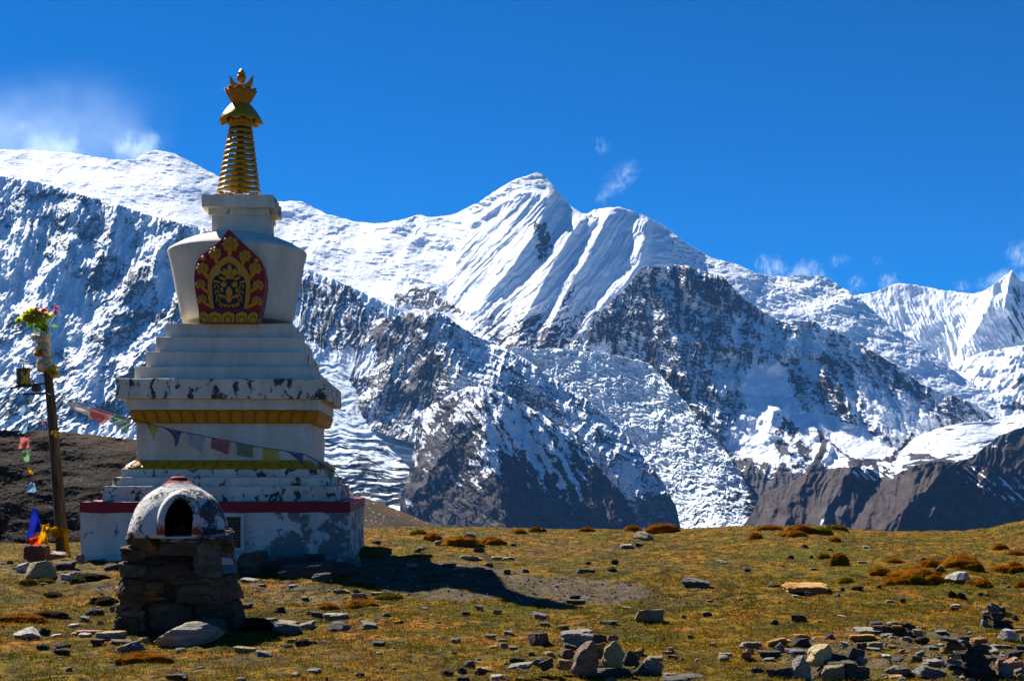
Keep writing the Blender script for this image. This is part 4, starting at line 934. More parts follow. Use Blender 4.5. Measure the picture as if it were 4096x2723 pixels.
KO = {'slab': 'flat_stone', 'block': 'stone', 'wedge': 'stone', 'boulder': 'boulder', 'lump': 'dung_lump', 'tooth': 'standing_stone'}
RR = random.Random(77)
STONES = []                                        # (object, colour word, kind word, u, v, width px, place)
def stone(u0, u1, v0, v1, kind, col, roll=0.0, Y=None, place=None, deep=0.75, tip=0.0, yaw=None, hk=1.0, sink=0.18):
    uc = (u0 + u1) / 2
    if Y is None:
        g = gp(uc, v1 - 0.10 * (v1 - v0)); base = g; yy = g.y
    else:
        yy = Y; base = P(uc, v1, Y)
    wd = (u1 - u0) * yy / F; h = (v1 - v0) * yy / F * hk
    dp = max(wd * deep, h * 0.6) if kind in ('slab', 'lump', 'boulder') else max(wd * 0.62, h * 0.5)
    me = RR.choice(ROCKS[kind])
    o = bpy.data.objects.new(KO[kind], me); COL.objects.link(o)
    o.material_slots[0].link = 'OBJECT'; o.material_slots[0].material = ST[col][1]
    s = -1 if RR.random() < 0.5 else 1
    o.scale = (wd * s, dp, h)
    o.rotation_euler = (math.radians(tip), math.radians(roll), math.radians(yaw if yaw is not None else RR.uniform(-14, 14)))
    o.location = (base.x, yy + (dp * 0.25 if Y is None else 0), base.z - sink * h)
    STONES.append([o, ST[col][0], KN[kind], uc, v1, u1 - u0, place])
    return o
def crop(ox, oy, k):
    return lambda x0, x1, y0, y1, kind, col, roll=0.0, **kw: stone(ox + k * x0, ox + k * x1, oy + k * y0, oy + k * y1, kind, col, roll, **kw)
A_ = crop(0, 2050, 0.5935); B_ = crop(1200, 2050, 0.6359); C_ = crop(2600, 2050, 0.6342); D_ = crop(3400, 2300, 0.295); E_ = crop(1800, 2400, 0.3815)
# by the prayer pole
for a in ((165,330,200,335,'block','redb',-8),(262,440,255,322,'slab','grey',3),(175,375,315,447,'block','tan',-6),(108,215,333,402,'slab','white',-10),(365,500,320,395,'slab','dark',0),(505,562,272,345,'block','pink',5),(400,470,410,455,'slab','white',8),(430,520,398,440,'slab','pink',-12),(80,130,365,385,'slab','tan',0),(470,545,400,450,'slab','grey',-8),(700,800,345,392,'slab','dark',0)):
    A_(*a, place='by the foot of the prayer pole')
# left foreground
for a in ((80,262,768,865,'boulder','white',0),(245,340,770,832,'lump','lump'),(340,408,815,842,'slab','white'),(455,545,748,778,'slab','white'),(648,690,725,762,'block','blue',20),(570,700,640,700,'lump','dark'),(540,605,697,732,'slab','grey'),(735,800,625,668,'slab','blue'),(470,680,790,828,'slab','pink'),(520,610,812,842,'slab','white'),(650,840,797,868,'slab','tan',-4),(605,700,850,902,'slab','brown'),(690,890,855,893,'slab','brown'),(770,980,870,952,'slab','blue',-14),(925,1010,838,882,'block','tan'),
          (1565,1720,905,952,'slab','tan',4),(1720,1830,932,970,'slab','grey',6),(1925,2000,850,876,'slab','ochre'),(1890,1975,880,914,'lump','lump'),(1985,2060,850,907,'lump','lump'),(2060,2140,860,890,'lump','lump'),(1820,2035,745,815,'slab','blue',10),(1860,2005,725,772,'slab','tan',3),(2015,2128,730,792,'slab','grey',-12),(2195,2365,730,808,'boulder','blue'),(1775,1880,708,742,'slab','grey'),(2170,2345,678,724,'slab','grey'),(2065,2180,660,698,'slab','dark'),(1840,1925,630,682,'lump','lump'),
          (1585,1700,605,642,'slab','dark'),(1615,1735,440,472,'slab','grey',8),(1735,1800,480,502,'slab','tan'),(330,480,870,922,'lump','lump'),(350,470,910,957,'lump','lump'),(240,330,880,932,'lump','dark'),(1110,1270,1083,1127,'slab','dark'),(2065,2155,1050,1080,'slab','blue'),(1585,1650,1113,1136,'slab','white'),(40,90,318,348,'lump','dark'),(1940,2010,485,503,'slab','white'),(2240,2359,515,540,'slab','tan')):
    A_(*a)
stone(602, 898, 2492, 2592, 'boulder', 'grey', -5, deep=0.55, yaw=4, hk=1.15)
# rubble at the shrine's foot
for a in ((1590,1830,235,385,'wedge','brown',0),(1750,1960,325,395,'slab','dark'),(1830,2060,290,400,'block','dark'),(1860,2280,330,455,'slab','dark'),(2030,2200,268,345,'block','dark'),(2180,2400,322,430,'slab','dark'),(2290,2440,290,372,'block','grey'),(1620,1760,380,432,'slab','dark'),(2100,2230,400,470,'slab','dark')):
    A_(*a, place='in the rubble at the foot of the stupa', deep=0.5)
# open meadow
for a in ((40,145,615,658,'slab','dark'),(140,330,632,678,'slab','grey'),(375,485,683,740,'slab','grey',6),(515,570,628,656,'slab','grey'),(320,415,500,546,'block','grey'),(330,385,478,502,'slab','ochre'),(5,60,525,552,'slab','tan'),(440,520,500,522,'slab','tan'),(710,795,213,254,'boulder','dark'),(445,515,168,196,'lump','dark'),(845,895,168,207,'block','grey'),(1030,1110,118,162,'boulder','grey'),(1085,1165,218,250,'slab','dark'),(1000,1140,266,294,'slab','cream',5),(1195,1290,275,297,'slab','cream'),
          (1265,1350,278,300,'slab','tan'),(1145,1215,352,394,'block','dark'),(1280,1325,352,391,'block','brown'),(1390,1440,348,377,'slab','dark'),(1320,1360,193,213,'slab','dark'),(1735,1860,352,380,'slab','dark'),(1955,2005,288,330,'lump','lump'),(1930,2000,340,372,'lump','lump'),(1790,1830,305,327,'lump','lump'),(1670,1800,545,578,'slab','dark'),(1690,1760,515,542,'lump','lump'),(2015,2095,195,224,'slab','grey'),(2105,2165,187,217,'slab','dark'),(2090,2225,115,178,'boulder','grey',10),(665,745,318,342,'slab','grey'),
          (890,985,318,342,'slab','dark'),(1085,1160,345,367,'slab','ochre'),(950,1070,345,362,'slab','tan'),(1150,1215,315,337,'slab','grey'),(1000,1070,615,647,'slab','dark'),(1210,1270,605,642,'block','tan'),(1095,1150,580,614,'block','grey'),(1455,1555,627,667,'slab','blue',10),(1500,1570,690,714,'slab','blue'),(1625,1695,703,740,'block','ochre'),(1880,2010,677,704,'slab','dark'),(1275,1345,740,772,'slab','grey'),(1235,1310,795,812,'slab','blue'),(1255,1310,815,854,'block','grey'),
          (1190,1240,835,854,'slab','ochre'),(1310,1370,835,864,'slab','grey'),(1160,1240,765,787,'slab','grey'),(945,990,872,892,'lump','dark'),(1025,1100,932,974,'block','blue'),(1105,1140,912,932,'slab','blue'),(880,970,985,1032,'lump','lump'),(985,1050,970,1012,'lump','lump'),(1090,1180,970,1028,'lump','lump'),(1105,1220,970,1007,'slab','ochre'),(1190,1300,1015,1052,'slab','white'),(40,125,980,1007,'slab','blue'),(345,410,1000,1032,'lump','dark'),(450,535,808,834,'slab','dark'),(0,60,790,842,'lump','lump'),(1310,1420,908,950,'lump','lump'),(1435,1480,870,897,'block','dark')):
    B_(*a)
B_(2098, 2290, 595, 688, 'block', 'tan', 2, yaw=8); B_(1415, 1575, 748, 842, 'block', 'brown', 0, yaw=38)
for a in ((195,375,412,478,'slab','dark',14),(850,1150,440,514,'slab','ochre',2),(1870,2050,365,443,'boulder','white'),(590,640,345,374,'lump','dark'),(950,1000,195,224,'lump','dark'),(1340,1390,207,224,'slab','white'),(1310,1380,303,317,'slab','white'),(890,995,640,692,'block','dark'),(755,820,672,707,'lump','lump'),(330,395,620,660,'lump','lump'),(975,1020,493,527,'wedge','grey'),(895,945,517,539,'slab','white'),(1165,1210,505,532,'boulder','blue'),(1495,1545,550,567,'slab','white'),(1575,1620,535,572,'lump','lump'),(1880,1940,485,542,'lump','lump'),(1930,2000,500,545,'lump','lump'),(2065,2110,498,527,'lump','lump'),(2105,2150,508,528,'lump','dark'),(1430,1465,452,477,'lump','dark'),(740,830,445,475,'lump','dark'),(1200,1230,470,495,'lump','lump'),(1270,1350,455,490,'lump','lump'),(860,910,265,295,'slab','dark'),(1000,1035,265,292,'lump','dark'),(1120,1155,222,240,'lump','dark'),(1710,1745,280,303,'lump','dark'),(1790,1870,335,378,'lump','dark'),(1900,1960,575,600,'slab','tan'),(1905,1945,598,620,'slab','dark')):
    C_(*a)
# the cairns; every stone is a thing of its own
def pile(place, base, items, cropf, dY=0.0):
    g = gp(*base)
    for it in items:
        a, kw = (it[:-1], it[-1]) if isinstance(it[-1], dict) else (it, {})
        kw = dict(kw); Y = g.y + dY + kw.pop('dy', 0.0)
        cropf(*a, Y=Y, place=place, sink=0.02, **kw)
pile('in the two slab cairn', (2470, 2700), [
 (1300,1960,690,860,'block','dark'),(1180,1535,300,475,'slab','grey',-10,dict(dy=.22)),(1250,1525,385,812,'tooth','rose',14,dict(dy=-.16,hk=1.0)),(1570,1805,418,702,'tooth','cream',12,dict(dy=-.12,hk=1.0,tip=-10)),(1120,1320,500,612,'boulder','brown',0,dict(dy=.05)),(1170,1360,440,522,'slab','dark',12,dict(dy=.12)),(1120,1295,612,727,'block','tan',0,dict(dy=-.02)),(970,1120,530,612,'boulder','pink',0,dict(dy=.05)),(850,1000,592,692,'boulder','blue',0,dict(dy=-.02)),(610,870,655,717,'slab','grey',-5,dict(dy=-.1)),(950,1125,610,722,'slab','dark',-20,dict(dy=-.1)),(1500,1660,345,452,'block','dark',0,dict(dy=.16)),(1645,1770,355,428,'slab','pink',0,dict(dy=.2)),(1530,1645,440,502,'slab','ochre',-10,dict(dy=.1)),(1500,1660,500,610,'block','dark',0,dict(dy=.1)),(1380,1560,440,640,'block','dark',0,dict(dy=.14)),(1950,2180,575,762,'slab','grey',32,dict(dy=.0)),(1880,2060,640,790,'slab','dark',30,dict(dy=-.06)),(2050,2120,740,812,'block','blue'),(1780,1960,520,700,'wedge','dark',20,dict(dy=.05))], E_)
for a in ((2110,2250,590,652,'slab','tan'),(2215,2360,765,822,'slab','pink'),(2280,2365,570,614,'block','blue'),(2220,2330,535,570,'slab','grey'),(2280,2340,495,532,'block','rose'),(1620,1740,825,860,'boulder','grey')): E_(*a)
pile('in the small cairn', (3985, 2516), [
 (1920,2200,655,745,'block','dark'),(1740,1910,645,722,'slab','blue',8),(1930,2200,600,662,'slab','dark'),(1770,1890,590,672,'slab','grey',6),(1780,1930,520,592,'slab','dark'),(1890,2120,500,605,'block','dark',0,dict(dy=-.02)),(2030,2182,486,572,'slab','tan',8),(1790,1900,478,540,'slab','grey',-8,dict(dy=.03)),(1990,2132,418,490,'slab','dark',-6),(1815,2010,408,505,'slab','blue',16,dict(dy=-.03)),(1858,2022,370,462,'wedge','tan',10,dict(dy=-.02))], D_)
pile('in the low slab pile', (3600, 2540), [
 (420,680,690,805,'slab','dark',14),(680,880,725,832,'slab','dark',8),(260,480,622,692,'slab','dark',0,dict(dy=.15)),(470,740,625,692,'slab','grey',5,dict(dy=.1)),(560,700,662,735,'slab','ochre',6),(680,880,640,725,'slab','dark',18,dict(dy=.08)),(300,480,675,722,'slab','brown'),(830,995,725,815,'wedge','tan',0,dict(dy=-.05)),(600,760,700,770,'block','dark',0,dict(dy=.05))], D_)
for a in ((70,520,722,805,'slab','grey'),(-10,420,797,892,'slab','ochre'),(420,590,795,852,'slab','grey'),(680,860,830,908,'block','grey'),(225,440,902,992,'block','tan',-4),(90,222,915,995,'block','brown'),(870,1110,828,942,'lump','lump'),(960,1040,695,735,'slab','ochre'),(1160,1330,745,790,'slab','grey'),(220,480,985,1035,'slab','grey',8),(560,720,1110,1180,'boulder','blue'),(430,560,1075,1130,'slab','white'),(660,770,990,1060,'wedge','pink'),(1190,1290,925,965,'slab','white'),(2190,2290,540,620,'lump','dark'),(1700,1740,420,447,'block','white'),(1370,1460,380,430,'boulder','tan'),(1365,1465,430,488,'slab','dark'),(490,610,338,368,'slab','white'),(1000,1220,955,1015,'slab','blue')): D_(*a)
pile('in the tall cairn', (3890, 2700), [
 (1490,1960,1220,1405,'block','dark'),(1300,1520,1190,1300,'slab','dark'),(1515,1745,1175,1262,'slab','dark'),(1700,1930,1120,1240,'block','dark'),(1300,1505,1148,1205,'slab','grey',6,dict(dy=-.05)),(1510,1745,1115,1185,'slab','brown',3,dict(dy=-.05)),(1330,1500,1072,1142,'slab','cream',-4,dict(dy=-.05)),(1480,1830,1050,1130,'slab','dark'),(1200,1395,972,1064,'block','ochre'),(1560,1905,990,1070,'block','dark'),(1300,1560,905,1015,'block','brown',0,dict(dy=-.04)),(1560,1905,925,1000,'slab','dark',4),(1440,1610,872,932,'slab','blue',6),(1180,1460,832,905,'slab','dark',10),(1450,1650,808,882,'slab','dark',12,dict(dy=.08)),(1600,1860,838,925,'slab','ochre',-12),(1390,1545,1268,1352,'boulder','brown',0,dict(dy=-.1)),(1720,1900,1230,1300,'slab','dark')], D_)
for a in ((970,1285,1135,1240,'slab','grey',-8),(1150,1245,1090,1155,'wedge','grey'),(460,892,1218,1375,'boulder','grey'),(880,1335,1248,1405,'slab','blue',14),(520,790,1350,1415,'slab','ochre'),(640,780,1378,1434,'boulder','blue'),(820,995,1080,1185,'wedge','brown'),(890,1035,1038,1105,'slab','grey',-20),(2020,2315,720,925,'boulder','white'),(1890,2072,978,1085,'boulder','white',10),(2120,2365,1008,1155,'block','dark'),(2250,2400,948,1035,'slab','dark'),(2200,2420,1085,1300,'slab','pink',-36),(2020,2225,1150,1405,'tooth','grey'),(1980,2125,1128,1235,'block','pink'),(1900,2195,942,995,'slab','grey'),(2240,2400,1255,1345,'slab','grey',-12),(2250,2400,1325,1434,'boulder','tan'),(2300,2420,800,950,'block','tan'),(1850,1960,1065,1180,'slab','blue',30),(1560,1730,1390,1434,'boulder','grey'),(1480,1580,1360,1425,'boulder','white'),(2210,2360,735,785,'slab','ochre')): D_(*a)
pile('in the rough cairn', (3300, 2712), [
 (885,1012,885,1075,'tooth','grey',0,dict(dy=-.15,hk=1.0)),(980,1162,812,978,'tooth','cream',14,dict(dy=.1,hk=1.0)),(1070,1242,952,1055,'wedge','tan',-6,dict(dy=-.1)),(1110,1242,882,935,'slab','dark',4,dict(dy=.1)),(1225,1332,842,935,'block','dark',24,dict(dy=.05)),(1290,1382,902,965,'boulder','grey'),(1100,1320,918,992,'slab','dark'),(1200,1388,955,1060,'block','dark'),(700,892,970,1070,'wedge','brown',0,dict(dy=-.1)),(780,912,965,1070,'block','dark',0,dict(dy=-.14)),(1000,1080,950,1070,'slab','dark',40)], C_)
for a in ((860,985,856,900,'slab','blue'),(740,890,792,845,'slab','ochre',-10),(895,1022,788,855,'block','dark'),(890,1012,768,796,'slab','ochre',3),(560,712,813,858,'slab','grey',-4),(575,642,866,932,'wedge','ochre'),(790,872,818,884,'wedge','grey',-30),(670,835,868,915,'slab','dark'),(1200,1252,808,848,'block','white'),(1300,1372,813,862,'block','brown'),(1365,1472,813,858,'block','tan'),(0,52,938,1022,'wedge','grey'),(10,88,903,948,'slab','tan'),(75,172,1010,1042,'slab','pink'),(80,345,1033,1066,'slab','dark'),(430,525,884,914,'slab','grey'),(105,182,893,928,'wedge','dark'),(232,278,770,800,'block','blue'),(630,725,970,1012,'lump','dark'),(370,420,820,845,'slab','grey'),(190,215,915,935,'block','tan'),(110,150,850,880,'block','pink'),(280,310,918,938,'slab','white'),(600,660,855,900,'slab','grey'),(1280,1310,720,745,'block','grey'),(1110,1150,770,795,'block','white')): C_(*a)

# ---------------------------------------------------------------- labels that single out each stone
LAND = {'incense burner': (680, 2530), 'stupa': (860, 2250), 'prayer pole': (255, 2226), 'tan block': (2595, 2487), 'long ochre slab': (3235, 2373), 'white boulder': (3843, 2330), 'two slab cairn': (2450, 2700), 'small cairn': (3985, 2516), 'tall cairn': (3880, 2700), 'rough cairn': (3280, 2710), "stupa's shadow tip": (2230, 2437)}
ORD = ['', 'second ', 'third ', 'fourth ', 'fifth ', 'sixth ', 'seventh ', 'eighth ', 'ninth ', 'tenth ', 'eleventh ', 'twelfth ']
def size_word(w_): return 'small' if w_ < 55 else ('medium' if w_ < 95 else 'large')
def where(u, v):
    best = min(LAND, key=lambda k: math.hypot(u - LAND[k][0], 3.0 * (v - LAND[k][1])))
    lu, lv = LAND[best]; du, dv = u - lu, 3.0 * (v - lv)
    rel = ('right of' if du > 0 else 'left of') if abs(du) > abs(dv) else ('in front of' if dv > 0 else 'behind')
    return best, rel
def label_stones():
    buckets = {}
    for rec in STONES:
        o, col, kind, u, v, w_, place = rec
        noun = {'lump': 'dry dung lump'}.get(kind, 'stone ' + kind if kind in ('slab', 'block', 'wedge') else kind)
        if place: key = (size_word(w_), col, noun, place, None)
        else:
            b_, r_ = where(u, v); key = (size_word(w_), col, noun, b_, r_)
        buckets.setdefault(key, []).append(rec)
    for (sz, col, noun, a, r_), recs in buckets.items():
        if r_ is None: recs.sort(key=lambda q: (q[4], q[3]))
        else: recs.sort(key=lambda q: math.hypot(q[3] - LAND[a][0], 3 * (q[4] - LAND[a][1])))
        for i, rec in enumerate(recs):
            cl = '' if col in noun else col + ' '
            if r_ is None:
                pre = '' if len(recs) == 1 else ORD[i] + ('highest ' if i == 0 or True else '')
                lab = f'{pre}{sz} {cl}{noun} {a}'
            else:
                pre = '' if len(recs) == 1 else (ORD[i] + 'nearest ')
                lab = f'{pre}{sz} {cl}{noun} {r_} the {a}'
            lump = 'dung' in noun
            tag(rec[0], lab, 'dung' if lump else 'stone', ('dry dung lumps on the meadow' if lump else ('stones of the ' + a[7:] if a.startswith('in the ') else 'loose stones on the meadow')))
label_stones()
# small loose stones that nothing tells apart
SG = {'slab': 'small flat stone chip lying in the moss', 'block': 'small angular stone lying in the moss'}
rs = random.Random(5); n_small = 0
while n_small < 55:
    u = rs.uniform(-20, 4116); v = 2190 + (2723 - 2190) * rs.random() ** 0.75
    if 300 < u < 1420 and v < 2330: continue
    if 420 < u < 1000 and 2330 < v < 2560: continue
    g = gp(u, v); w_ = rs.uniform(0.035, 0.11); k = 'slab' if rs.random() < 0.7 else 'block'
    c = rs.choice(['grey', 'grey', 'blue', 'blue', 'tan', 'white', 'rose', 'dark', 'ochre'])
    o = bpy.data.objects.new('loose_stone', rs.choice(SMALL[k])); COL.objects.link(o)
    o.material_slots[0].link = 'OBJECT'; o.material_slots[0].material = ST[c][1]
    o.scale = (w_, w_ * rs.uniform(.6, 1), w_ * (rs.uniform(.16, .32) if k == 'slab' else rs.uniform(.4, .7))); o.rotation_euler = (rs.uniform(-.12, .12), rs.uniform(-.2, .2), rs.uniform(0, 6.28))
    o.location = (g.x, g.y, g.z - 0.15 * o.scale.z)
    tag(o, SG[k], 'stone', 'small stones scattered in the moss'); n_small += 1
# ---------------------------------------------------------------- incense burner
OY = 14.15; og = float(gheight((688 - UC) / F * OY, OY))
oven = empty('incense_burner', ((694 - UC) / F * OY - 0.03, OY + 0.45, og), math.radians(3))
tag(oven, 'whitewashed incense burner dome with a dark arched mouth on a rough stone pedestal', 'incense burner')
def o4(x, y, dep=0.0):                              # crop pixel -> local x, z on the front plane of the burner
    u = 400 + x / 1.96; v = 1850 + y / 1.96; Yd = OY + dep
    return (u - UC) / F * Yd - oven.location.x, EYE + (HV - v) / F * Yd - og
def build_burner():
    zb = o4(0, 560)[1]
    cx = o4(616, 0, .45)[0]
    kk = (OY + 0.45) / F / 1.96
    prof = [(388, 575), (386, 545), (378, 510), (371, 478), (360, 440), (346, 402), (332, 365), (312, 328), (286, 292), (254, 258), (208, 226), (163, 198), (121, 172), (100, 151), (66, 134), (44, 123), (38, 116)]
    R = [(r * kk, o4(0, y, .45)[1]) for r, y in prof]
    zt = R[-1][1]
    b = MB(); n = 72; rings = []
    for r, z in R:
        ring = []
        for k in range(n):
            a = 2 * math.pi * k / n
            q = 1 + 0.022 * float(fbm(np.array([math.cos(a) * 2.2]), np.array([math.sin(a) * 2.2 + z * 2.5]), 4, 0.55, 301)[0])
            ring.append((cx + r * q * math.cos(a), r * q * math.sin(a), z))
        rings.append(ring)
    b.loft(rings, True, True)
    dome = b.build('dome', DOMEW, oven)
    c = MB()                                        # hollow: arched tunnel
    ax = o4(610, 0, 0.05)[0]
    def arch(w_, h, z0_, N=16):
        pts = [(ax + w_ * (1 - 0.06), z0_)]
        for i in range(N + 1):
            a = math.pi * i / N; s = math.sin(a)
            pts.append((ax + w_ * math.cos(a) * (1 - 0.10 * s), z0_ + h * (0.42 + 0.58 * s ** 0.9)))
        pts.append((ax - w_ * (1 - 0.06), z0_)); return pts
    mw, mh = 103 * kk, 278 * kk
    c.prism(arch(mw, mh, zb - 0.02), -0.9, 0.20)
    cut = c.build('cutter', SOOT, oven)
    bpy.context.view_layer.update()
    md = dome.modifiers.new('b', 'BOOLEAN'); md.object = cut; md.operation = 'DIFFERENCE'; md.solver = 'EXACT'
    try: md.material_mode = 'TRANSFER'
    except Exception: pass
    dg = bpy.context.evaluated_depsgraph_get(); me = bpy.data.meshes.new_from_object(dome.evaluated_get(dg))
    old = dome.data; dome.modifiers.clear(); dome.data = me; bpy.data.meshes.remove(old)
    cm = cut.data; bpy.data.objects.remove(cut); bpy.data.meshes.remove(cm)
    # raised lip around the mouth, lying on the dome
    def rad(z):
        zs = [q[1] for q in R]; rsx = [q[0] for q in R]
        return float(np.interp(z, zs, rsx))
    b = MB(); A0 = arch(mw * 1.02, mh * 1.0, zb); rings = []
    for i, (x, z) in enumerate(A0):
        fade = 1.0
        def on(x_, z_, h):
            r = rad(z_); yy = -math.sqrt(max(r * r - (x_ - cx) ** 2, 0.0025)); return (x_, yy - h, z_)
        dx, dz = x - ax, z - (zb + mh * 0.35); L = math.hypot(dx, dz) or 1; nx, nz = dx / L, max(dz / L, 0)
        nl = math.hypot(nx, nz) or 1; nx /= nl; nz /= nl
        t = 0.085
        inner = on(x - nx * 0.0, z - nz * 0.0, 0.0); 
        rings.append([(inner[0], inner[1] + 0.12, inner[2]), (inner[0], inner[1] - 0.030, inner[2]), on(x + nx * t * .3, z + nz * t * .3, 0.062), on(x + nx * t * .7, z + nz * t * .7, 0.048), on(x + nx * t, z + nz * t, 0.0), on(x + nx * t * .8, z + nz * t * .8, -0.05)])
    b.loft(rings, True, True); b.build('arch_lip', LIPW, oven)
    b = MB(); b.lathe([(0.085, zt - 0.035), (0.092, zt - 0.012), (0.075, zt + 0.006), (0.05, zt + 0.012), (0.045, zt - 0.01)], 20, cx, 0); b.build('chimney_rim', REDDUST, oven)
    return cx, zb
def whitewash(name, thr=0.56, tint=(0.70, 0.66, 0.61), top_red=False, low_red=False):
    tint = kc(tint); m = NT(name); ob = m.obj()
    n = m.noise(ob, 5.0, 6, 0.66, 0.3); f = m.noise(ob, 30.0, 5, 0.7)
    sx = m.t.nodes.new('ShaderNodeSeparateXYZ'); m.put(sx.inputs[0], ob)
    th = m.math('ADD', n, m.math('MULTIPLY', m.math('SUBTRACT', f, 0.5), 0.5))
    th = m.math('ADD', th, m.n('MapRange', {0: sx.outputs[0], 1: -0.3, 2: 0.5, 3: -0.03, 4: 0.07}))
    col = m.mix(m.ramp(th, [(thr, 0.0), (thr + 0.03, 1.0)]), tint, m.ramp(f, [(0.3, (0.03, 0.03, 0.029)), (0.7, (0.10, 0.098, 0.092))]))
    if top_red:
        tz = m.math('ADD', sx.outputs[2], m.math('MULTIPLY', m.math('SUBTRACT', n, 0.5), 0.25))
        col = m.mix(m.n('MapRange', {0: tz, 1: top_red - 0.03, 2: top_red + 0.02, 3: 0.0, 4: 0.9}), col, (0.22, 0.018, 0.015))
    if low_red:
        tz = m.math('ADD', sx.outputs[2], m.math('MULTIPLY', m.math('SUBTRACT', n, 0.5), 0.5))
        col = m.mix(m.n('MapRange', {0: tz, 1: low_red - 0.03, 2: low_red + 0.03, 3: 0.92, 4: 0.0}), col, (0.26, 0.014, 0.016))
    h = m.math('ADD', m.math('MULTIPLY', n, 0.9), m.math('MULTIPLY', f, 0.6))
    return m.done(col, 0.9, m.bump(h, 1.0, 0.05), spec=0.15)
DOMEW = whitewash('cracked_whitewash', 0.525, top_red=1.565); LIPW = whitewash('smooth_whitewash', 0.57, low_red=1.11)
REDDUST = paint('red_ochre_rim', (0.34, 0.022, 0.018), 0.8, 0.6); REDWASH = paint('red_wash', (0.33, 0.018, 0.022), 0.8, 0.6, scale=12)
ocx, ozb = build_burner()
PST = {'ob': stone_mat('pedestal_orange', (0.10, 0.045, 0.013), (0.20, 0.095, 0.026), (0.28, 0.155, 0.055)), 'dk': stone_mat('pedestal_dark', (0.024, 0.016, 0.009), (0.060, 0.041, 0.024), (0.11, 0.078, 0.048)), 'br': stone_mat('pedestal_brown', (0.06, 0.038, 0.022), (0.125, 0.080, 0.048), (0.19, 0.13, 0.085)), 'gr': stone_mat('pedestal_grey', (0.05, 0.042, 0.030), (0.11, 0.092, 0.066), (0.17, 0.145, 0.105)), 'bl': ST['blue'][1],
       'pw': whitewash('patchy_white_stone', 0.50, (0.5, 0.5, 0.52))}
def paint_daub():
    m = NT('stone_with_paint_daubs'); ob = m.n('TexCoord', out=0)
    sx = m.t.nodes.new('ShaderNodeSeparateXYZ'); m.put(sx.inputs[0], ob); n = m.noise(ob, 4.0, 5, 0.6)
    xx = m.math('ADD', sx.outputs[0], m.math('MULTIPLY', m.math('SUBTRACT', n, 0.5), 0.22)); zz = m.math('ADD', sx.outputs[2], m.math('MULTIPLY', m.math('SUBTRACT', n, 0.5), 0.22))
    right = m.math('GREATER_THAN', xx, 0.72)
    base = m.ramp(n, [(0.35, (0.05, 0.042, 0.03)), (0.65, (0.115, 0.096, 0.068))])
    hi = m.math('MULTIPLY', right, m.math('GREATER_THAN', zz, 0.58)); lo = m.math('MULTIPLY', right, m.math('MULTIPLY', m.math('LESS_THAN', zz, 0.56), m.math('GREATER_THAN', zz, 0.18)))
    col = m.mix(hi, base, (0.36, 0.33, 0.36)); col = m.mix(lo, col, (0.012, 0.13, 0.25))
    return m.done(col, 0.85, m.bump(n, 0.8, 0.05))
PST['pd'] = paint_daub()
def ped_stone(x0, x1, y0, y1, mat, dep=0.0, dpt=0.55, kind='block', rz=0):
    (xa, za), (xb, zb_) = o4(x0, y1, dep), o4(x1, y0, dep)
    o = bpy.data.objects.new('stone', RR.choice(ROCKS[kind])); COL.objects.link(o); o.parent = oven
    o.material_slots[0].link = 'OBJECT'; o.material_slots[0].material = PST[mat]
    o.scale = ((xb - xa) * 1.03, dpt, (zb_ - za) * 1.05); o.location = ((xa + xb) / 2, -0.45 + dep + dpt / 2, za); o.rotation_euler = (0, 0, math.radians(rz))
for a in ((190,450,558,742,'ob'),(425,1003,572,745,'dk'),(430,800,566,640,'pw',-.02,.3,'slab'),(770,1003,548,610,'pw',-.01,.3,'slab'),(155,330,668,800,'gr',0,.4,'slab'),(320,700,735,790,'dk',.0,.5,'slab'),(140,300,780,905,'gr',.02,.45,'slab'),(200,700,770,925,'dk',.02),(690,1022,735,905,'pd'),(130,500,895,945,'dk',.03,.5,'slab'),(480,1030,890,960,'br',.03,.5,'slab'),
          (88,490,938,1030,'ob',-.02,.6,'slab'),(100,495,1022,1124,'ob',0,.6,'slab'),(480,560,950,1120,'dk',.05),(552,1052,955,1112,'br',-.01),(90,400,1115,1180,'dk',.02,.5,'slab'),(80,360,1160,1345,'br',-.02),(345,720,1105,1350,'dk',.0),(700,1072,1100,1350,'dk',-.02)):
    ped_stone(*a)
# the other three faces of the pedestal
b = MB(); (xl, zl), (xr, zr) = o4(110, 1330), o4(1030, 560); (xl2, _), (xr2, _) = o4(220, 0), o4(970, 0)
b.box(xl + 0.08, xr - 0.10, -0.33, 0.45, -0.1, zr - 0.03, 0.02, (xl2 + 0.05, xr2 - 0.08, -0.33, 0.36)); b.build('core', ST['dark'][1], oven)
hh = zr + 0.02
for side in (90, 180, 270):
    Rz = Matrix.Rotation(math.radians(side), 4, 'Z'); z = -0.02; row = 0
    while z < hh - 0.05:
        h = RR.uniform(0.13, 0.24); h = min(h, hh - z); inset = 0.05 + 0.10 * (1 - z / hh)
        x = -0.46 - inset * .5
        while x < 0.40:
            l = RR.uniform(0.28, 0.55); l = min(l, 0.50 + inset * .5 - x)
            if l < 0.12: break
            o = bpy.data.objects.new('stone', RR.choice(ROCKS['block'])); COL.objects.link(o); o.parent = oven
            o.material_slots[0].link = 'OBJECT'; o.material_slots[0].material = PST[RR.choice(['dk', 'br', 'gr', 'ob'])]
            c = Rz @ Vector((x + l / 2, -(0.43 + inset) + 0.14, z)); o.location = (c.x + ocx * 0.9, c.y + 0.06, z)
            o.scale = (l * 1.03, 0.30, h * 1.06); o.rotation_euler = (0, 0, math.radians(side)); x += l
        z += h; row += 1
sb = bpy.data.objects.new('stone_slab', ROCKS['slab'][1]); COL.objects.link(sb)
sb.material_slots[0].link = 'OBJECT'; sb.material_slots[0].material = ST['brown'][1]
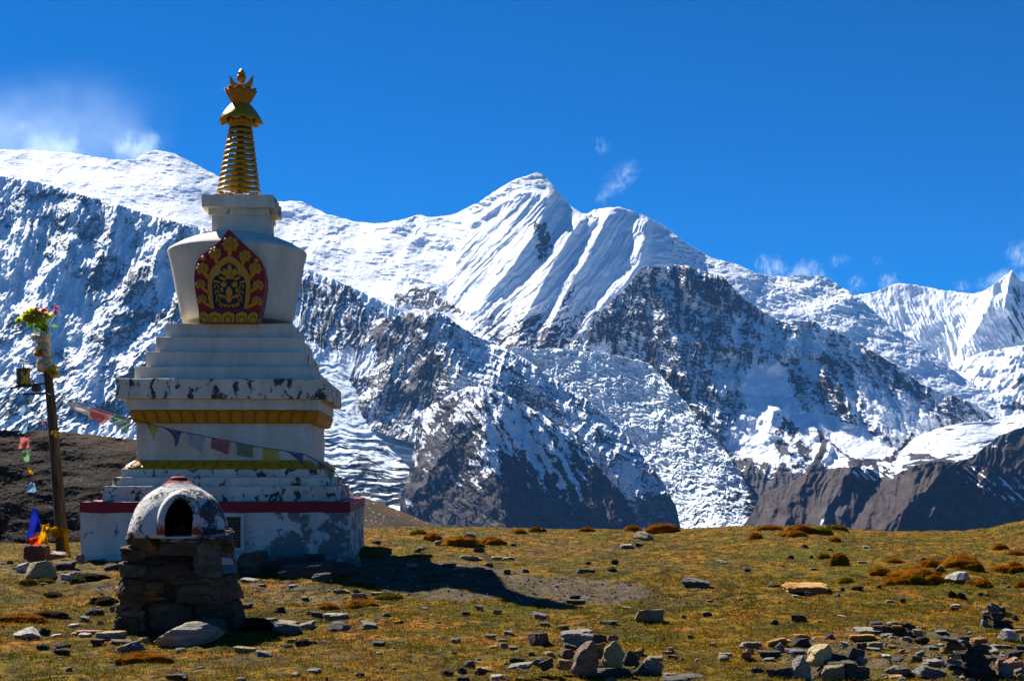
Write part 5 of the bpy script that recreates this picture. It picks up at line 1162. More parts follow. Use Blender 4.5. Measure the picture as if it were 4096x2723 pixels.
p0 = oven.matrix_basis @ Vector((o4(938, 540)[0], -0.30, o4(938, 552)[1])); sb.location = p0; sb.scale = (0.16, 0.2, 0.03); sb.rotation_euler = (0, math.radians(6), 0)
tag(sb, 'small brown flat stone resting on the pedestal ledge beside the white dome', 'stone', 'loose stones on the meadow')
b = MB(); rnd = random.Random(8)
for k in range(9):
    x = o4(560 + rnd.random() * 120, 0)[0]; z = ozb + 0.01 + rnd.random() * 0.03
    b.tube([(x, -0.30 - rnd.random() * .1, z), (x + rnd.uniform(-.1, .1), -0.25, z + 0.04 + rnd.random() * .05)], 0.006, 5)
tw = b.build('twigs', paint('dry_twigs', (0.09, 0.06, 0.03), 0.9), None); tw.location = oven.location; tw.rotation_euler = oven.rotation_euler
tag(tw, 'bundle of dry twigs lying inside the dark mouth of the incense burner', 'twigs')

# ---------------------------------------------------------------- prayer pole and what hangs on it
def wood():
    m = NT('weathered_wood'); ob = m.obj(); n = m.noise(m.mapv(ob, (9, 9, 0.7)), 3.0, 6, 0.65); f = m.noise(m.mapv(ob, (30, 30, 1.5)), 2.0, 4, 0.6)
    col = m.ramp(n, [(0.32, (0.022, 0.016, 0.010)), (0.5, (0.060, 0.045, 0.030)), (0.7, (0.11, 0.09, 0.064))])
    return m.done(col, 0.85, m.bump(m.math('ADD', n, f), 0.8, 0.02), spec=0.15)
WOOD = wood()
DKMETAL = paint('dark_tin', (0.045, 0.042, 0.030), 0.55, 0.5, 0.3); ROPE = paint('dark_cord', (0.06, 0.055, 0.05), 0.9)
def cloth(name, c, trans=0.52, print_=0.4, thin=0.12, mute=0.28):
    c = tuple(0.85 * (x * (1 - mute) + mute * sum(c) / 3) for x in c)
    m = NT(name); g = m.obj()
    uvv = m.n('TexCoord', out=0)
    l = m.n('TexWave', {0: m.mapv(uvv, (1, 1, 1)), 'Scale': 5.0, 'Distortion': 6.0, 'Detail': 3.0, 'Detail Scale': 3.0}, bands_direction='Z')
    n = m.noise(uvv, 9.0, 4, 0.6)
    k = m.math('MULTIPLY', m.ramp(l, [(0.45, 0.0), (0.7, 1.0)]), m.ramp(n, [(0.40, 0.0), (0.58, 1.0)]))
    col = m.mix(m.math('MULTIPLY', k, print_), c, tuple(x * 0.35 for x in c))
    d = m.n('BsdfDiffuse', {'Color': col}); t = m.n('BsdfTranslucent', {'Color': col})
    mx = m.n('MixShader', {0: trans, 1: d, 2: t})
    if thin: mx = m.n('MixShader', {0: thin, 1: mx, 2: m.n('BsdfTransparent')})
    m.t.links.new(mx, m.out.inputs[0]); return m.m
CL = {'white': cloth('white_cloth', (0.62, 0.60, 0.60), thin=0.18), 'red': cloth('red_cloth', (0.62, 0.10, 0.08)), 'green': cloth('green_cloth', (0.16, 0.40, 0.13)), 'yellow': cloth('yellow_cloth', (0.78, 0.60, 0.01), mute=0.08), 'blue': cloth('blue_cloth', (0.05, 0.09, 0.34)),
      'sky': cloth('sky_blue_cloth', (0.10, 0.36, 0.58)), 'deep': cloth('deep_blue_cloth', (0.008, 0.02, 0.28), print_=0.0, thin=0, mute=0.0), 'gold': cloth('marigold_cloth', (0.58, 0.29, 0.004), print_=0.0, thin=0, mute=0.0), 'orange': cloth('orange_cloth', (0.62, 0.045, 0.015), print_=0.0, thin=0, mute=0.0), 'cream': cloth('cream_silk', (0.90, 0.82, 0.62), trans=0.6, print_=0.0, thin=0.0, mute=0.0), 'pink': cloth('pink_cloth', (0.62, 0.06, 0.16))}
PYD = 22.2
pb = gp(250, 2226); pole_y = pb.y
pt_ = lambda u, v, d=0.0: P(u, v, pole_y + d)
pole = empty('prayer_pole', (pb.x, pole_y, pb.z)); tag(pole, 'leaning weathered wooden pole with cloths and flags tied to it', 'pole')
def local(o, p): return tuple(Vector(p) - o.location)
b = MB(); pts = [(252, 2250, 30), (245, 2120, 29), (234, 1980, 28), (224, 1850, 26), (213, 1720, 24), (203, 1600, 22), (191, 1490, 20), (182, 1400, 18), (174, 1310, 14)]
b.tube([local(pole, pt_(u, v)) for u, v, r in pts], [r * pole_y / F * 0.82 for u, v, r in pts], 14); shaft = b.build('shaft', WOOD, pole)
b = MB()
for (u0, v0), (u1, v1) in (((40, 1552), (178, 1533)), ((92, 1577), (200, 1571)), ((85, 1456), (160, 1454)), ((92, 1450), (92, 1472))):
    b.tube([local(pole, pt_(u0, v0, -.04)), local(pole, pt_(u1, v1, -.02))], 0.018 if v0 > 1500 else 0.009, 8)
b.build('bracket', DKMETAL, pole)
def tin():
    m = NT('yellow_streaked_tin'); ob = m.obj(); n = m.noise(m.mapv(ob, (1, 1, .5)), 9.0, 3, 0.5)
    return m.done(m.mix(m.ramp(n, [(0.5, 0.0), (0.58, 1.0)]), (0.06, 0.055, 0.035), (0.42, 0.27, 0.01)), 0.5, metal=0.2)
wheel = empty('prayer_wheel', local(pole, pt_(93, 1540, -.06))); wheel.parent = pole
k_ = pole_y / F; b = MB(); b.lathe([(26 * k_, 0.0), (27 * k_, 6 * k_), (25 * k_, 30 * k_), (27 * k_, 58 * k_), (28 * k_, 66 * k_), (4 * k_, 70 * k_), (2.4 * k_, 88 * k_)], 24); b.build('drum', tin(), wheel)
b = MB(); b.lathe([(30 * k_, -8 * k_), (31 * k_, -2 * k_), (27 * k_, 2 * k_)], 24); b.build('base_ring', DKMETAL, wheel)
b = MB(); b.lathe([(4 * k_, 0), (14 * k_, 6 * k_), (20 * k_, 24 * k_), (17 * k_, 30 * k_), (3 * k_, 34 * k_)], 18)
cup = b.build('wind_cup', DKMETAL, pole); cup.location = local(pole, pt_(163, 1556, -.10)); cup.rotation_euler = (0, math.radians(-70), 0)

def flag_mesh(corners, seed, sag=0.03, rag=0.12, nx=9, ny=8):
    a, b_, c, d = [Vector(q) for q in corners]      # top left, top right, bottom right, bottom left
    bm = bmesh.new(); rg = random.Random(seed); vs = []
    ph = rg.random() * 6
    for j in range(ny + 1):
        row = []
        for i in range(nx + 1):
            s, t = i / nx, j / ny
            p = (a * (1 - s) + b_ * s) * (1 - t) + (d * (1 - s) + c * s) * t
            p.y += 0.045 * t * math.sin(s * 7 + ph + t * 2) + 0.02 * math.sin(t * 8 + ph)
            p.z -= sag * 4 * s * (1 - s) * (1 - t) * 0.4
            if j == ny: p.z += rg.random() * rag * (a - d).length
            row.append(bm.verts.new(p))
        vs.append(row)
    for j in range(ny):
        for i in range(nx):
            f = bm.faces.new([vs[j][i], vs[j][i + 1], vs[j + 1][i + 1], vs[j + 1][i]]); f.smooth = True
    return bm
def flag(parent, corners, mat, seed, name='flag', **kw):
    bm = flag_mesh([Vector(c) - parent.location for c in corners], seed, **kw)
    me = bpy.data.meshes.new(name); bm.to_mesh(me); bm.free(); me.materials.append(CL[mat])
    o = bpy.data.objects.new(name, me); COL.objects.link(o); o.parent = parent; return o
FY = 20.86
def sy(u): return float(np.interp(u, [174, 300, 552, 1216, 1300, 1330, 1400], [pole_y - .15, pole_y - 0.5, FY, FY, 20.70, 20.60, 20.55]))
sp = [(190, 1574), (265, 1600), (365, 1629), (448, 1654), (531, 1675), (552, 1682), (641, 1706), (735, 1728), (837, 1748), (940, 1768), (1029, 1786), (1131, 1801), (1216, 1815), (1262, 1838), (1300, 1862), (1335, 1884), (1376, 1930), (1400, 1985)]
sv = lambda u: float(np.interp(u, [p[0] for p in sp], [p[1] for p in sp]))
fstr = empty('prayer_flag_string', P(190, 1574, pole_y - .15)); tag(fstr, 'string of faded prayer flags running from the pole across the front of the stupa', 'prayer flags')
b = MB(); b.tube([Vector(P(u, v, sy(u))) - fstr.location for u, v in sp], 0.007, 5); b.build('cord', ROPE, fstr)
def F4(u0, u1, h0, h1, s0=0, s1=0, top0=0, top1=0):
    return [P(u0, sv(u0) + top0, sy(u0) - .02), P(u1, sv(u1) + top1, sy(u1) - .02), P(u1 + s1, sv(u1) + h1, sy(u1) - .05), P(u0 + s0, sv(u0) + h0, sy(u0) - .05)]
for i, (q, c) in enumerate(((F4(272, 362, 40, 42, 20, 6), 'white'), (F4(365, 448, 44, 50, -8, -36), 'red'), (F4(455, 530, 40, 58, -2, -24), 'green'), (F4(560, 636, 14, 64, 40, -26), 'yellow'), (F4(648, 728, 18, 66, 40, -22), 'blue'), (F4(752, 822, 48, 66, 0, -14), 'white'),
                            (F4(846, 920, 46, 54, -4, -10), 'red'), (F4(944, 1012, 56, 48, 6, 0), 'green'), (F4(1052, 1118, 60, 56, 0, 0), 'yellow'), (F4(1134, 1212, 16, 52, 40, 0), 'blue'), (F4(1228, 1266, 26, 30, 6, 4), 'white'), (F4(1270, 1300, 24, 26, 8, 6), 'red'), (F4(1304, 1332, 40, 44, 4, -4), 'green'), (F4(1378, 1396, 30, 30, 10, 16), 'yellow'))):
    flag(fstr, q, c, 40 + i)
vstr = empty('prayer_flag_string', pt_(106, 1577, -.1)); tag(vstr, 'string of small coloured prayer flags hanging straight down left of the pole', 'prayer flags')
b = MB(); b.tube([Vector(pt_(u, v, -.1)) - vstr.location for u, v in ((106, 1577), (109, 1680), (114, 1760), (120, 1850), (126, 1900), (134, 1990), (141, 2035))], 0.006, 5); b.build('cord', ROPE, vstr)
for i, (q, c) in enumerate((([(100, 1592), (118, 1590), (130, 1622), (112, 1600)], 'yellow'), ([(84, 1618), (108, 1612), (108, 1668), (78, 1662)], 'sky'), ([(122, 1622), (146, 1640), (150, 1652), (126, 1650)], 'blue'), ([(134, 1650), (150, 1656), (166, 1690), (140, 1672)], 'white'), ([(164, 1676), (176, 1690), (182, 1714), (170, 1700)], 'pink'), ([(112, 1678), (112, 1700), (108, 1734), (70, 1738)], 'sky'),
                            ([(84, 1748), (117, 1742), (118, 1792), (74, 1796)], 'red'), ([(88, 1800), (120, 1794), (122, 1848), (88, 1848)], 'green'), ([(110, 1868), (128, 1866), (138, 1912), (116, 1890)], 'gold'), ([(122, 1924), (136, 1930), (146, 1968), (94, 1976)], 'sky'))):
    flag(vstr, [pt_(u, v, -.12) for u, v in q], c, 80 + i, nx=6, ny=6)
def scarf(name, label, polys, mat, seed):
    o = empty(name, pt_(*polys[0][0])); tag(o, label, 'cloth')
    for i, q in enumerate(polys): flag(o, [pt_(u, v, -.16 - .02 * i) for u, v in q], mat, seed + i, name='fold', rag=0.04)
    return o
def cloth_thing(name, label, q, mat, seed, d=-.2):
    bm = flag_mesh([pt_(u, v, d) for u, v in q], seed, rag=0.05); me = bpy.data.meshes.new(name); bm.to_mesh(me); bm.free(); me.materials.append(CL[mat])
    o = bpy.data.objects.new(name, me); COL.objects.link(o); tag(o, label, 'cloth')
cloth_thing('flag', 'deep blue cloth flag hanging down by the foot of the pole', [(130, 2030), (152, 2034), (168, 2120), (106, 2160)], 'deep', 120)
cloth_thing('flag', 'orange red cloth hanging under the deep blue flag by the pole', [(118, 2150), (160, 2136), (170, 2176), (112, 2198)], 'orange', 121, -.17)
cloth_thing('flag', 'yellow cloth flag hanging between the blue flag and the pole', [(172, 2096), (184, 2110), (196, 2180), (150, 2170)], 'gold', 122, -.24)
def knot(name, label, lumps, mat, seed, cat='cloth', tail=None, wrap=True, onpole=True):
    rg = random.Random(seed); root = empty(name, pt_(*lumps[0][:2])); tag(root, label, cat); b = MB()
    for u, v, w_, h in lumps:
        for k in range(7):
            c = Vector(pt_(u + rg.uniform(-.36, .36) * w_, v + rg.uniform(-.30, .30) * h, -0.09 + rg.uniform(-.06, .05))) - root.location
            q = MB(); bmesh.ops.create_icosphere(q.bm, subdivisions=3, radius=1.0)
            sx = w_ * k_ * rg.uniform(.22, .40); sz = h * k_ * rg.uniform(.16, .34); s0 = rg.random() * 99
            for vv in q.bm.verts:
                p = vv.co; f = 1 + 0.30 * math.sin(p.x * 5 + p.z * 6 + s0) * math.sin(p.y * 6 - p.z * 3 + s0) + 0.12 * math.sin(p.z * 15 + p.x * 9)
                vv.co = Vector((p.x * f * sx, p.y * f * 0.09, p.z * f * sz))
            for f in q.bm.faces: f.smooth = True
            q.bm.transform(Matrix.Rotation(rg.uniform(-.8, .8), 4, 'Y')); b.merge(q, Matrix.Translation(c))
    if onpole:
        for u, v, w_, h in lumps:
            c = Vector(pt_(u, v)) - root.location; r = w_ * 0.40 * k_
            b.lathe([(r * .8, c.z - h * .45 * k_), (r, c.z - h * .3 * k_), (r * .9, c.z), (r * 1.02, c.z + h * .3 * k_), (r * .7, c.z + h * .45 * k_)], 20, c.x, c.y)
    kn = b.build('knot', CL[mat], root)
    for i, q in enumerate(tail or []): flag(root, [pt_(u, v, -.18 - .015 * i) for u, v in q], mat, seed + 5 + i, name='tail', rag=0.08)
    return root
knot('silk_scarf', 'cream silk scarves wound round the top of the pole under the flowers', [(176, 1455, 70, 50), (178, 1400, 64, 60), (172, 1350, 66, 50)], 'cream', 130, tail=[[(136, 1330), (160, 1336), (170, 1366), (150, 1352)], [(190, 1370), (206, 1366), (208, 1420), (196, 1410)], [(150, 1440), (176, 1446), (180, 1478), (146, 1470)]])
knot('marigold_scarf', 'small marigold cloth showing between the cream scarves on the pole', [(160, 1412, 34, 26)], 'gold', 140, onpole=False, tail=[[(148, 1400), (178, 1406), (184, 1424), (156, 1424)]])
knot('yellow_scarf', 'bunched yellow cloth tied to the pole just below the cream scarves', [(196, 1478, 56, 34), (216, 1494, 30, 30)], 'yellow', 150, onpole=False, tail=[[(196, 1470), (222, 1474), (226, 1508), (204, 1500)], [(142, 1452), (156, 1448), (156, 1462), (146, 1462)]])
knot('yellow_ribbon', 'narrow yellow ribbon tied halfway up the wooden pole', [(218, 1732, 18, 26)], 'yellow', 155, onpole=False, tail=[[(214, 1724), (226, 1726), (228, 1752), (216, 1748)]])
knot('marigold_scarf', 'long marigold scarf tied round the foot of the pole with one end trailing down', [(240, 2126, 66, 36)], 'gold', 160, tail=[[(250, 2116), (268, 2124), (282, 2232), (264, 2232)], [(188, 2100), (206, 2112), (216, 2130), (196, 2124)], [(160, 2096), (196, 2092), (200, 2118), (170, 2120)]])
# bunch of cloth flowers
bq = empty('flower_bouquet', pt_(170, 1330)); tag(bq, 'bunch of artificial flowers in green yellow and pink fixed at the top of the pole', 'bouquet')
LEAFM = [cloth('green_leaf_cloth', (0.16, 0.34, 0.02), print_=0, thin=0, mute=0), cloth('lime_petal_cloth', (0.62, 0.66, 0.05), trans=.6, print_=0, thin=0, mute=0), cloth('cream_petal_cloth', (0.86, 0.80, 0.34), trans=.6, print_=0, thin=0, mute=0), cloth('pink_petal_cloth', (0.85, 0.07, 0.20), print_=0, thin=0, mute=0), cloth('pale_pink_petal_cloth', (0.85, 0.42, 0.40), print_=0, thin=0, mute=0)]
def blossom(u, v, r, mi, seed, d=0.0):
    rg = random.Random(seed); b = MB(); c = Vector(pt_(u, v, -.05 + d)) - bq.location
    r *= 1.22
    for k in range(26):
        a = rg.random() * 6.28; el_ = rg.uniform(-.5, 1.3); dr = Vector((math.cos(a) * math.cos(el_), math.sin(a) * math.cos(el_), math.sin(el_)))
        if dr.y > 0.5: dr.y *= -1
        t1 = dr.cross(Vector((0.2, .3, 1))).normalized(); t2 = dr.cross(t1); L = r * k_ * rg.uniform(.8, 1.1); W = L * 0.42
        p = [c + dr * L * 0.1, c + dr * L * .55 + t1 * W + t2 * W * .3, c + dr * L + t2 * W * .2, c + dr * L * .55 - t1 * W + t2 * W * .3]
        vs = [b.v(*q) for q in p]; b.face(vs, True)
    b.build('blossom', LEAFM[mi], bq, recalc=False)
for i, (u, v, r, m_) in enumerate(((118, 1262, 24, 1), (134, 1250, 22, 2), (106, 1276, 20, 1), (150, 1266, 24, 2), (168, 1272, 24, 2), (140, 1284, 24, 1), (164, 1258, 20, 1), (78, 1286, 17, 1), (86, 1276, 12, 2), (124, 1240, 10, 3), (178, 1246, 14, 3), (150, 1238, 12, 4), (226, 1236, 12, 3), (222, 1252, 14, 4), (190, 1268, 20, 1), (160, 1288, 22, 1), (104, 1262, 18, 2), (122, 1290, 18, 1), (182, 1262, 16, 2))):
    blossom(u, v, r, m_, 300 + i, RR.uniform(-.1, .05))
b = MB(); rg = random.Random(9)
for k in range(46):
    u = rg.gauss(168, 20); v = rg.gauss(1300, 20)
    c = Vector(pt_(u, v, rg.uniform(-.12, .05))) - bq.location; a = rg.random() * 6.28; t1 = Vector((math.cos(a), rg.uniform(-.6, .2), math.sin(a))).normalized(); t2 = t1.cross(Vector((0.2, 1, .1))).normalized(); L = rg.uniform(9, 17) * k_
    b.face([b.v(*(c - t1 * L)), b.v(*(c + t2 * L * .5)), b.v(*(c + t1 * L)), b.v(*(c - t2 * L * .5))], True)
b.build('leaves', LEAFM[0], bq, recalc=False)
b = MB()
for u, v in ((118, 1262), (78, 1286), (226, 1244), (150, 1250), (178, 1250)): b.tube([Vector(pt_(172, 1340, -.02)) - bq.location, Vector(pt_((u + 172) / 2 + 4, (v + 1320) / 2 - 6, -.04)) - bq.location, Vector(pt_(u, v, -.04)) - bq.location], 0.008, 5)
b.build('stalks', LEAFM[0], bq)
# small fallen yellow flag at the corner of the plinth, bits of litter
# ---------------------------------------------------------------- moss hummocks, grass, gravel
def moss_mat(name, cols):
    m = NT(name); ob = m.n('NewGeometry', out=0); a = m.noise(ob, 6.0, 5, 0.65); f = m.noise(ob, 60.0, 4, 0.7)
    col = m.ramp(m.math('ADD', m.math('MULTIPLY', a, 0.65), m.math('MULTIPLY', f, 0.35)), [(0.36, cols[0]), (0.5, cols[1]), (0.62, cols[2])])
    return m.done(col, 1.0, m.bump(m.math('ADD', f, a), 1.0, 0.05), spec=0.03)
MOSS = {'orange': moss_mat('orange_moss', ((0.050, 0.021, 0.001), (0.20, 0.070, 0.001), (0.34, 0.11, 0.002))), 'olive': moss_mat('olive_moss', ((0.036, 0.034, 0.002), (0.10, 0.072, 0.002), (0.16, 0.10, 0.003))), 'dark': moss_mat('dark_peat', ((0.010, 0.008, 0.004), (0.024, 0.018, 0.008), (0.045, 0.032, 0.012)))}
HUM = []
def hummock(u0, u1, v0, v1, c, seed):
    uc = (u0 + u1) / 2; g = gp(uc, min(v1 - 2, 2720)); w_ = (u1 - u0) * g.y / F * 1.15; h = max((v1 - v0) * g.y / F * (0.84 if v1 > 2150 else 1.0), 0.03)
    n = 30; m_ = 12; rings = []; dp = w_ * 0.62
    b = MB()
    for j in range(m_ + 1):
        t = j / m_ * math.pi / 2; ring = []
        for k in range(n):
            a = 2 * math.pi * k / n
            wob = 1 + 0.16 * math.sin(a * 2 + seed) + 0.10 * math.sin(a * 3 - seed * 2) + 0.05 * math.sin(a * 7 + seed)
            rr = math.cos(t) ** 0.85 * wob; z = math.sin(t) ** 1.1
            nz = float(fbm(np.array([math.cos(a) * rr * 2 + seed]), np.array([math.sin(a) * rr * 2 + z * 2]), 4, 0.6, seed)[0])
            rr *= 1 + 0.13 * nz; z += 0.12 * nz * (1 - t / 1.8)
            ring.append((w_ / 2 * rr * math.cos(a), dp / 2 * rr * math.sin(a), h * (z * 1.15 - 0.15)))
        rings.append(ring)
    b.loft(rings, False, True)
    o = b.build('moss_hummock', MOSS[c]); o.location = (g.x, g.y + dp * 0.35, g.z - 0.01)
    HUM.append((o, c, uc, v1, u1 - u0, w_, dp, h, seed))
cB = lambda q: (1200 + .6359 * q[0], 1200 + .6359 * q[1], 2050 + .6359 * q[2], 2050 + .6359 * q[3]); cC = lambda q: (2600 + .6342 * q[0], 2600 + .6342 * q[1], 2050 + .6342 * q[2], 2050 + .6342 * q[3]); cA = lambda q: (.5935 * q[0], .5935 * q[1], 2050 + .5935 * q[2], 2050 + .5935 * q[3])
hs_ = 0
for fn, lst in ((cC, ((690,835,83,114,'orange'),(870,1030,78,132,'orange'),(830,985,114,156,'orange'),(1110,1245,76,112,'olive'),(1130,1210,148,187,'orange'),(625,710,122,170,'orange'),(0,180,73,127,'orange'),(1490,1600,288,322,'orange'),(1710,1850,288,347,'orange'),(1870,2110,258,357,'orange'),(1390,1525,336,394,'orange'),(1510,1840,343,412,'orange'),(1495,1640,400,457,'orange'),(1630,1740,395,455,'olive'),(1735,1860,383,457,'orange'),(2008,2170,413,470,'orange'),(2165,2270,190,240,'orange'),(2255,2359,306,352,'orange'),(2165,2300,333,380,'orange'),(2280,2380,330,378,'orange'),(2270,2359,238,272,'orange'),(1205,1290,408,444,'olive'),(1145,1260,243,335,'orange'),(2300,2400,428,467,'orange'),(1060,1140,258,290,'olive'),(1030,1150,102,140,'olive'))),
                (cB, ((905,1115,143,217,'orange'),(1138,1280,148,207,'orange'),(780,895,122,178,'orange'),(690,800,112,140,'olive'),(1340,1420,108,137,'orange'),(1445,1515,93,124,'orange'),(1765,1845,95,120,'orange'),(2045,2142,85,120,'orange'),(2200,2290,73,127,'orange'),(265,490,540,600,'orange'),(105,235,568,612,'orange'),(480,635,508,548,'olive'),(1520,1548,100,124,'dark'))),
                (cA, ((780,1090,937,1012,'orange'),(585,790,555,628,'dark'),(230,370,438,478,'olive'),(120,240,440,492,'olive'),(470,700,400,470,'dark'),(0,260,680,740,'orange'),(200,420,655,715,'dark'),(1590,1830,690,800,'dark'),(270,420,525,580,'dark')))):
    for q in lst: hs_ += 1; hummock(*fn(q[:4]), q[4], hs_)
buck = {}
for r in HUM:
    b_, rel = where(r[2], r[3]); buck.setdefault((size_word(r[4] * .7), r[1], b_, rel), []).append(r)
cn = {'orange': 'orange', 'olive': 'olive green', 'dark': 'dark peaty'}
for (sz, c, b_, rel), L in buck.items():
    L.sort(key=lambda q: math.hypot(q[2] - LAND[b_][0], 3 * (q[3] - LAND[b_][1])))
    for i, r in enumerate(L):
        tag(r[0], f"{'' if len(L) == 1 else ORD[i] + 'nearest '}{sz} {cn[c]} moss hummock {rel} the {b_}", 'hummock', 'moss hummocks on the meadow')

def tri_soup(name, co, cols, mat, n=3):
    me = bpy.data.meshes.new(name); N = len(co)
    me.vertices.add(N); me.vertices.foreach_set('co', co.astype(np.float32).ravel())
    me.loops.add(N); me.loops.foreach_set('vertex_index', np.arange(N, dtype=np.int32))
    me.polygons.add(N // n); me.polygons.foreach_set('loop_start', np.arange(0, N, n, dtype=np.int32)); me.update(calc_edges=True)
    at = me.color_attributes.new('tint', 'FLOAT_COLOR', 'POINT'); at.data.foreach_set('color', np.concatenate([cols, np.ones((N, 1))], 1).astype(np.float32).ravel())
    me.materials.append(mat); o = bpy.data.objects.new(name, me); COL.objects.link(o); return o
def tint_mat(name, trans=0.3):
    m = NT(name); at = m.n('Attribute', out=0, attribute_name='tint')
    mx = m.n('MixShader', {0: trans, 1: m.n('BsdfDiffuse', {'Color': at}), 2: m.n('BsdfTranslucent', {'Color': at})})
    m.t.links.new(mx, m.out.inputs[0]); return m.m
def scatter(n, seed, near=0.55):
    rg = np.random.RandomState(seed)
    y = 10.2 + (31.5 - 10.2) * rg.rand(n) ** (1 / near)
    y = np.where(rg.rand(n) < 0.45, 10.2 + (31.5 - 10.2) * rg.rand(n), 10.2 + 9 * rg.rand(n))
    x = (rg.rand(n) * 2 - 1) * 0.40 * y
    u = UC + x / y * F; z = gheight(x, y); v = HV + (EYE - z) / y * F
    return rg, x, y, z, u, v
def in_shrine(x, y): return (np.abs(x - SX) < 2.1) & (np.abs(y - SY) < 2.1)
def build_grass(n=210000):
    rg, x, y, z, u, v = scatter(n, 11)
    g = gravel_mask(u, v); cl = fbm(x / 0.35, y / 0.35, 3, 0.55, 221); cl2 = fbm(x / 1.6, y / 1.6, 3, 0.5, 222)
    keep = (g < 0.45 + 0.5 * rg.rand(n) * (cl > 0.2)) & (cl + 0.6 * rg.rand(n) > 0.0) & ~in_shrine(x, y)
    x, y, z, cl, cl2 = x[keep], y[keep], z[keep], cl[keep], cl2[keep]; n = len(x)
    pal = np.array([(0.062, 0.064, 0.001), (0.140, 0.098, 0.001), (0.21, 0.120, 0.001), (0.28, 0.100, 0.001), (0.24, 0.15, 0.02), (0.034, 0.052, 0.002), (0.13, 0.048, 0.016)])
    sel = np.clip(((cl2 * 1.5 + 0.85) / 1.8 * 4 + rg.normal(0, .8, n)), 0, 4.99).astype(int); sel = np.where(rg.rand(n) < 0.12, 5, sel); sel = np.where(rg.rand(n) < 0.07, 6, sel)
    c = pal[sel] * rg.uniform(.65, 1.3, (n, 1))
    h = rg.uniform(0.008, 0.030, n) * (1 + 0.5 * np.clip(cl, 0, 1)); wd = rg.uniform(0.003, 0.007, n) * np.clip(y / 13, 0.9, 2); a = rg.rand(n) * 6.283; le = rg.normal(0, 0.6, (n, 2)) * h[:, None]
    px = np.stack([x, y, z - 0.004], 1); d = np.stack([np.cos(a) * wd, np.sin(a) * wd, 0 * a], 1)
    co = np.stack([px - d, px + d, px + np.stack([le[:, 0], le[:, 1], h + 0.004], 1)], 1).reshape(-1, 3)
    o = tri_soup('grass', co, np.repeat(c, 3, 0), tint_mat('short_grass')); tag(o, 'short ochre and green grass tufts covering the meadow', 'grass', kind='stuff')
build_grass()
def build_hair():                                   # fuzzy tufts on the hummocks
    C = []; K = []
    rg = np.random.RandomState(31)
    for o, c, uc, v1, wpx, w_, dp, h, seed in HUM:
        if c == 'dark': continue
        me = o.data; co = np.zeros(len(me.vertices) * 3); me.vertices.foreach_get('co', co); co = co.reshape(-1, 3); nm = np.zeros_like(co).ravel(); me.vertices.foreach_get('normal', nm); nm = nm.reshape(-1, 3)
        m_ = int(500 + 1500 * w_); i = rg.randint(0, len(co), m_); p = co[i] + rg.normal(0, 0.03 * w_, (m_, 3)) * [1, 1, .3] + np.array(o.location)
        d = nm[i] + rg.normal(0, .35, (m_, 3)) + [0, 0, .5]; d /= np.linalg.norm(d, axis=1, keepdims=True); L = rg.uniform(.006, .018, (m_, 1)); s = np.cross(d, rg.normal(0, 1, (m_, 3))); s /= np.linalg.norm(s, axis=1, keepdims=True) + 1e-6
        wd = 0.0045 * (o.location.y / 18)
        C.append(np.stack([p - s * wd, p + s * wd, p + d * L], 1).reshape(-1, 3))
        base = np.array([(0.34, 0.115, 0.002)]) if c == 'orange' else np.array([(0.15, 0.10, 0.003)])
        K.append(np.repeat(base * rg.uniform(.5, 1.35, (m_, 1)), 3, 0))
    o = tri_soup('moss_tufts', np.concatenate(C), np.concatenate(K), tint_mat('moss_fuzz', 0.2)); tag(o, 'fuzzy orange moss covering the hummocks', 'moss', kind='stuff')
build_hair()
def build_gravel(n=26000):
    rg, x, y, z, u, v = scatter(n, 21)
    g = gravel_mask(u, v); keep = (rg.rand(n) < 0.045 + 0.9 * g) & ~in_shrine(x, y); x, y, z, g = x[keep], y[keep], z[keep], g[keep]; n = len(x)
    s = rg.lognormal(-4.5, .45, n).clip(0.005, .035); a = rg.rand(n) * 6.28
    pal = np.array([(0.10, 0.095, 0.09), (0.06, 0.065, 0.07), (0.15, 0.125, 0.085), (0.20, 0.195, 0.18), (0.03, 0.03, 0.03), (0.15, 0.085, 0.065)]); c = pal[rg.randint(0, 6, n)] * rg.uniform(.7, 1.25, (n, 1))
    quads = []
    ang = a[:, None] + np.array([0, 1.6, 3.2, 4.6]) + rg.normal(0, .25, (n, 4)); r = s[:, None] * rg.uniform(.7, 1.2, (n, 4))
    h = s * rg.uniform(.25, .7, n)
    til = rg.normal(0, .25, (n, 2))
    B_x = x[:, None] + r * np.cos(ang); B_y = y[:, None] + r * np.sin(ang); T_x = x[:, None] + .75 * r * np.cos(ang); T_y = y[:, None] + .75 * r * np.sin(ang)
    T_z = (z + h)[:, None] + (T_x - x[:, None]) * til[:, :1] + (T_y - y[:, None]) * til[:, 1:]
    T = np.stack([T_x, T_y, T_z], -1); B = np.stack([B_x, B_y, np.broadcast_to((z - .004)[:, None], B_x.shape)], -1)
    fs = [T]
    for k in range(4): fs.append(np.stack([B[:, k], B[:, (k + 1) % 4], T[:, (k + 1) % 4], T[:, k]], 1))
    co = np.concatenate([f.reshape(-1, 3) for f in fs]); cc = np.concatenate([np.repeat(c, 4, 0)] * 5)
    o = tri_soup('gravel', co, cc, tint_mat('stone_chips', 0.0), 4); tag(o, 'fine stone chips strewn over the moss and the bare gravel patch', 'gravel', kind='stuff')
build_gravel()
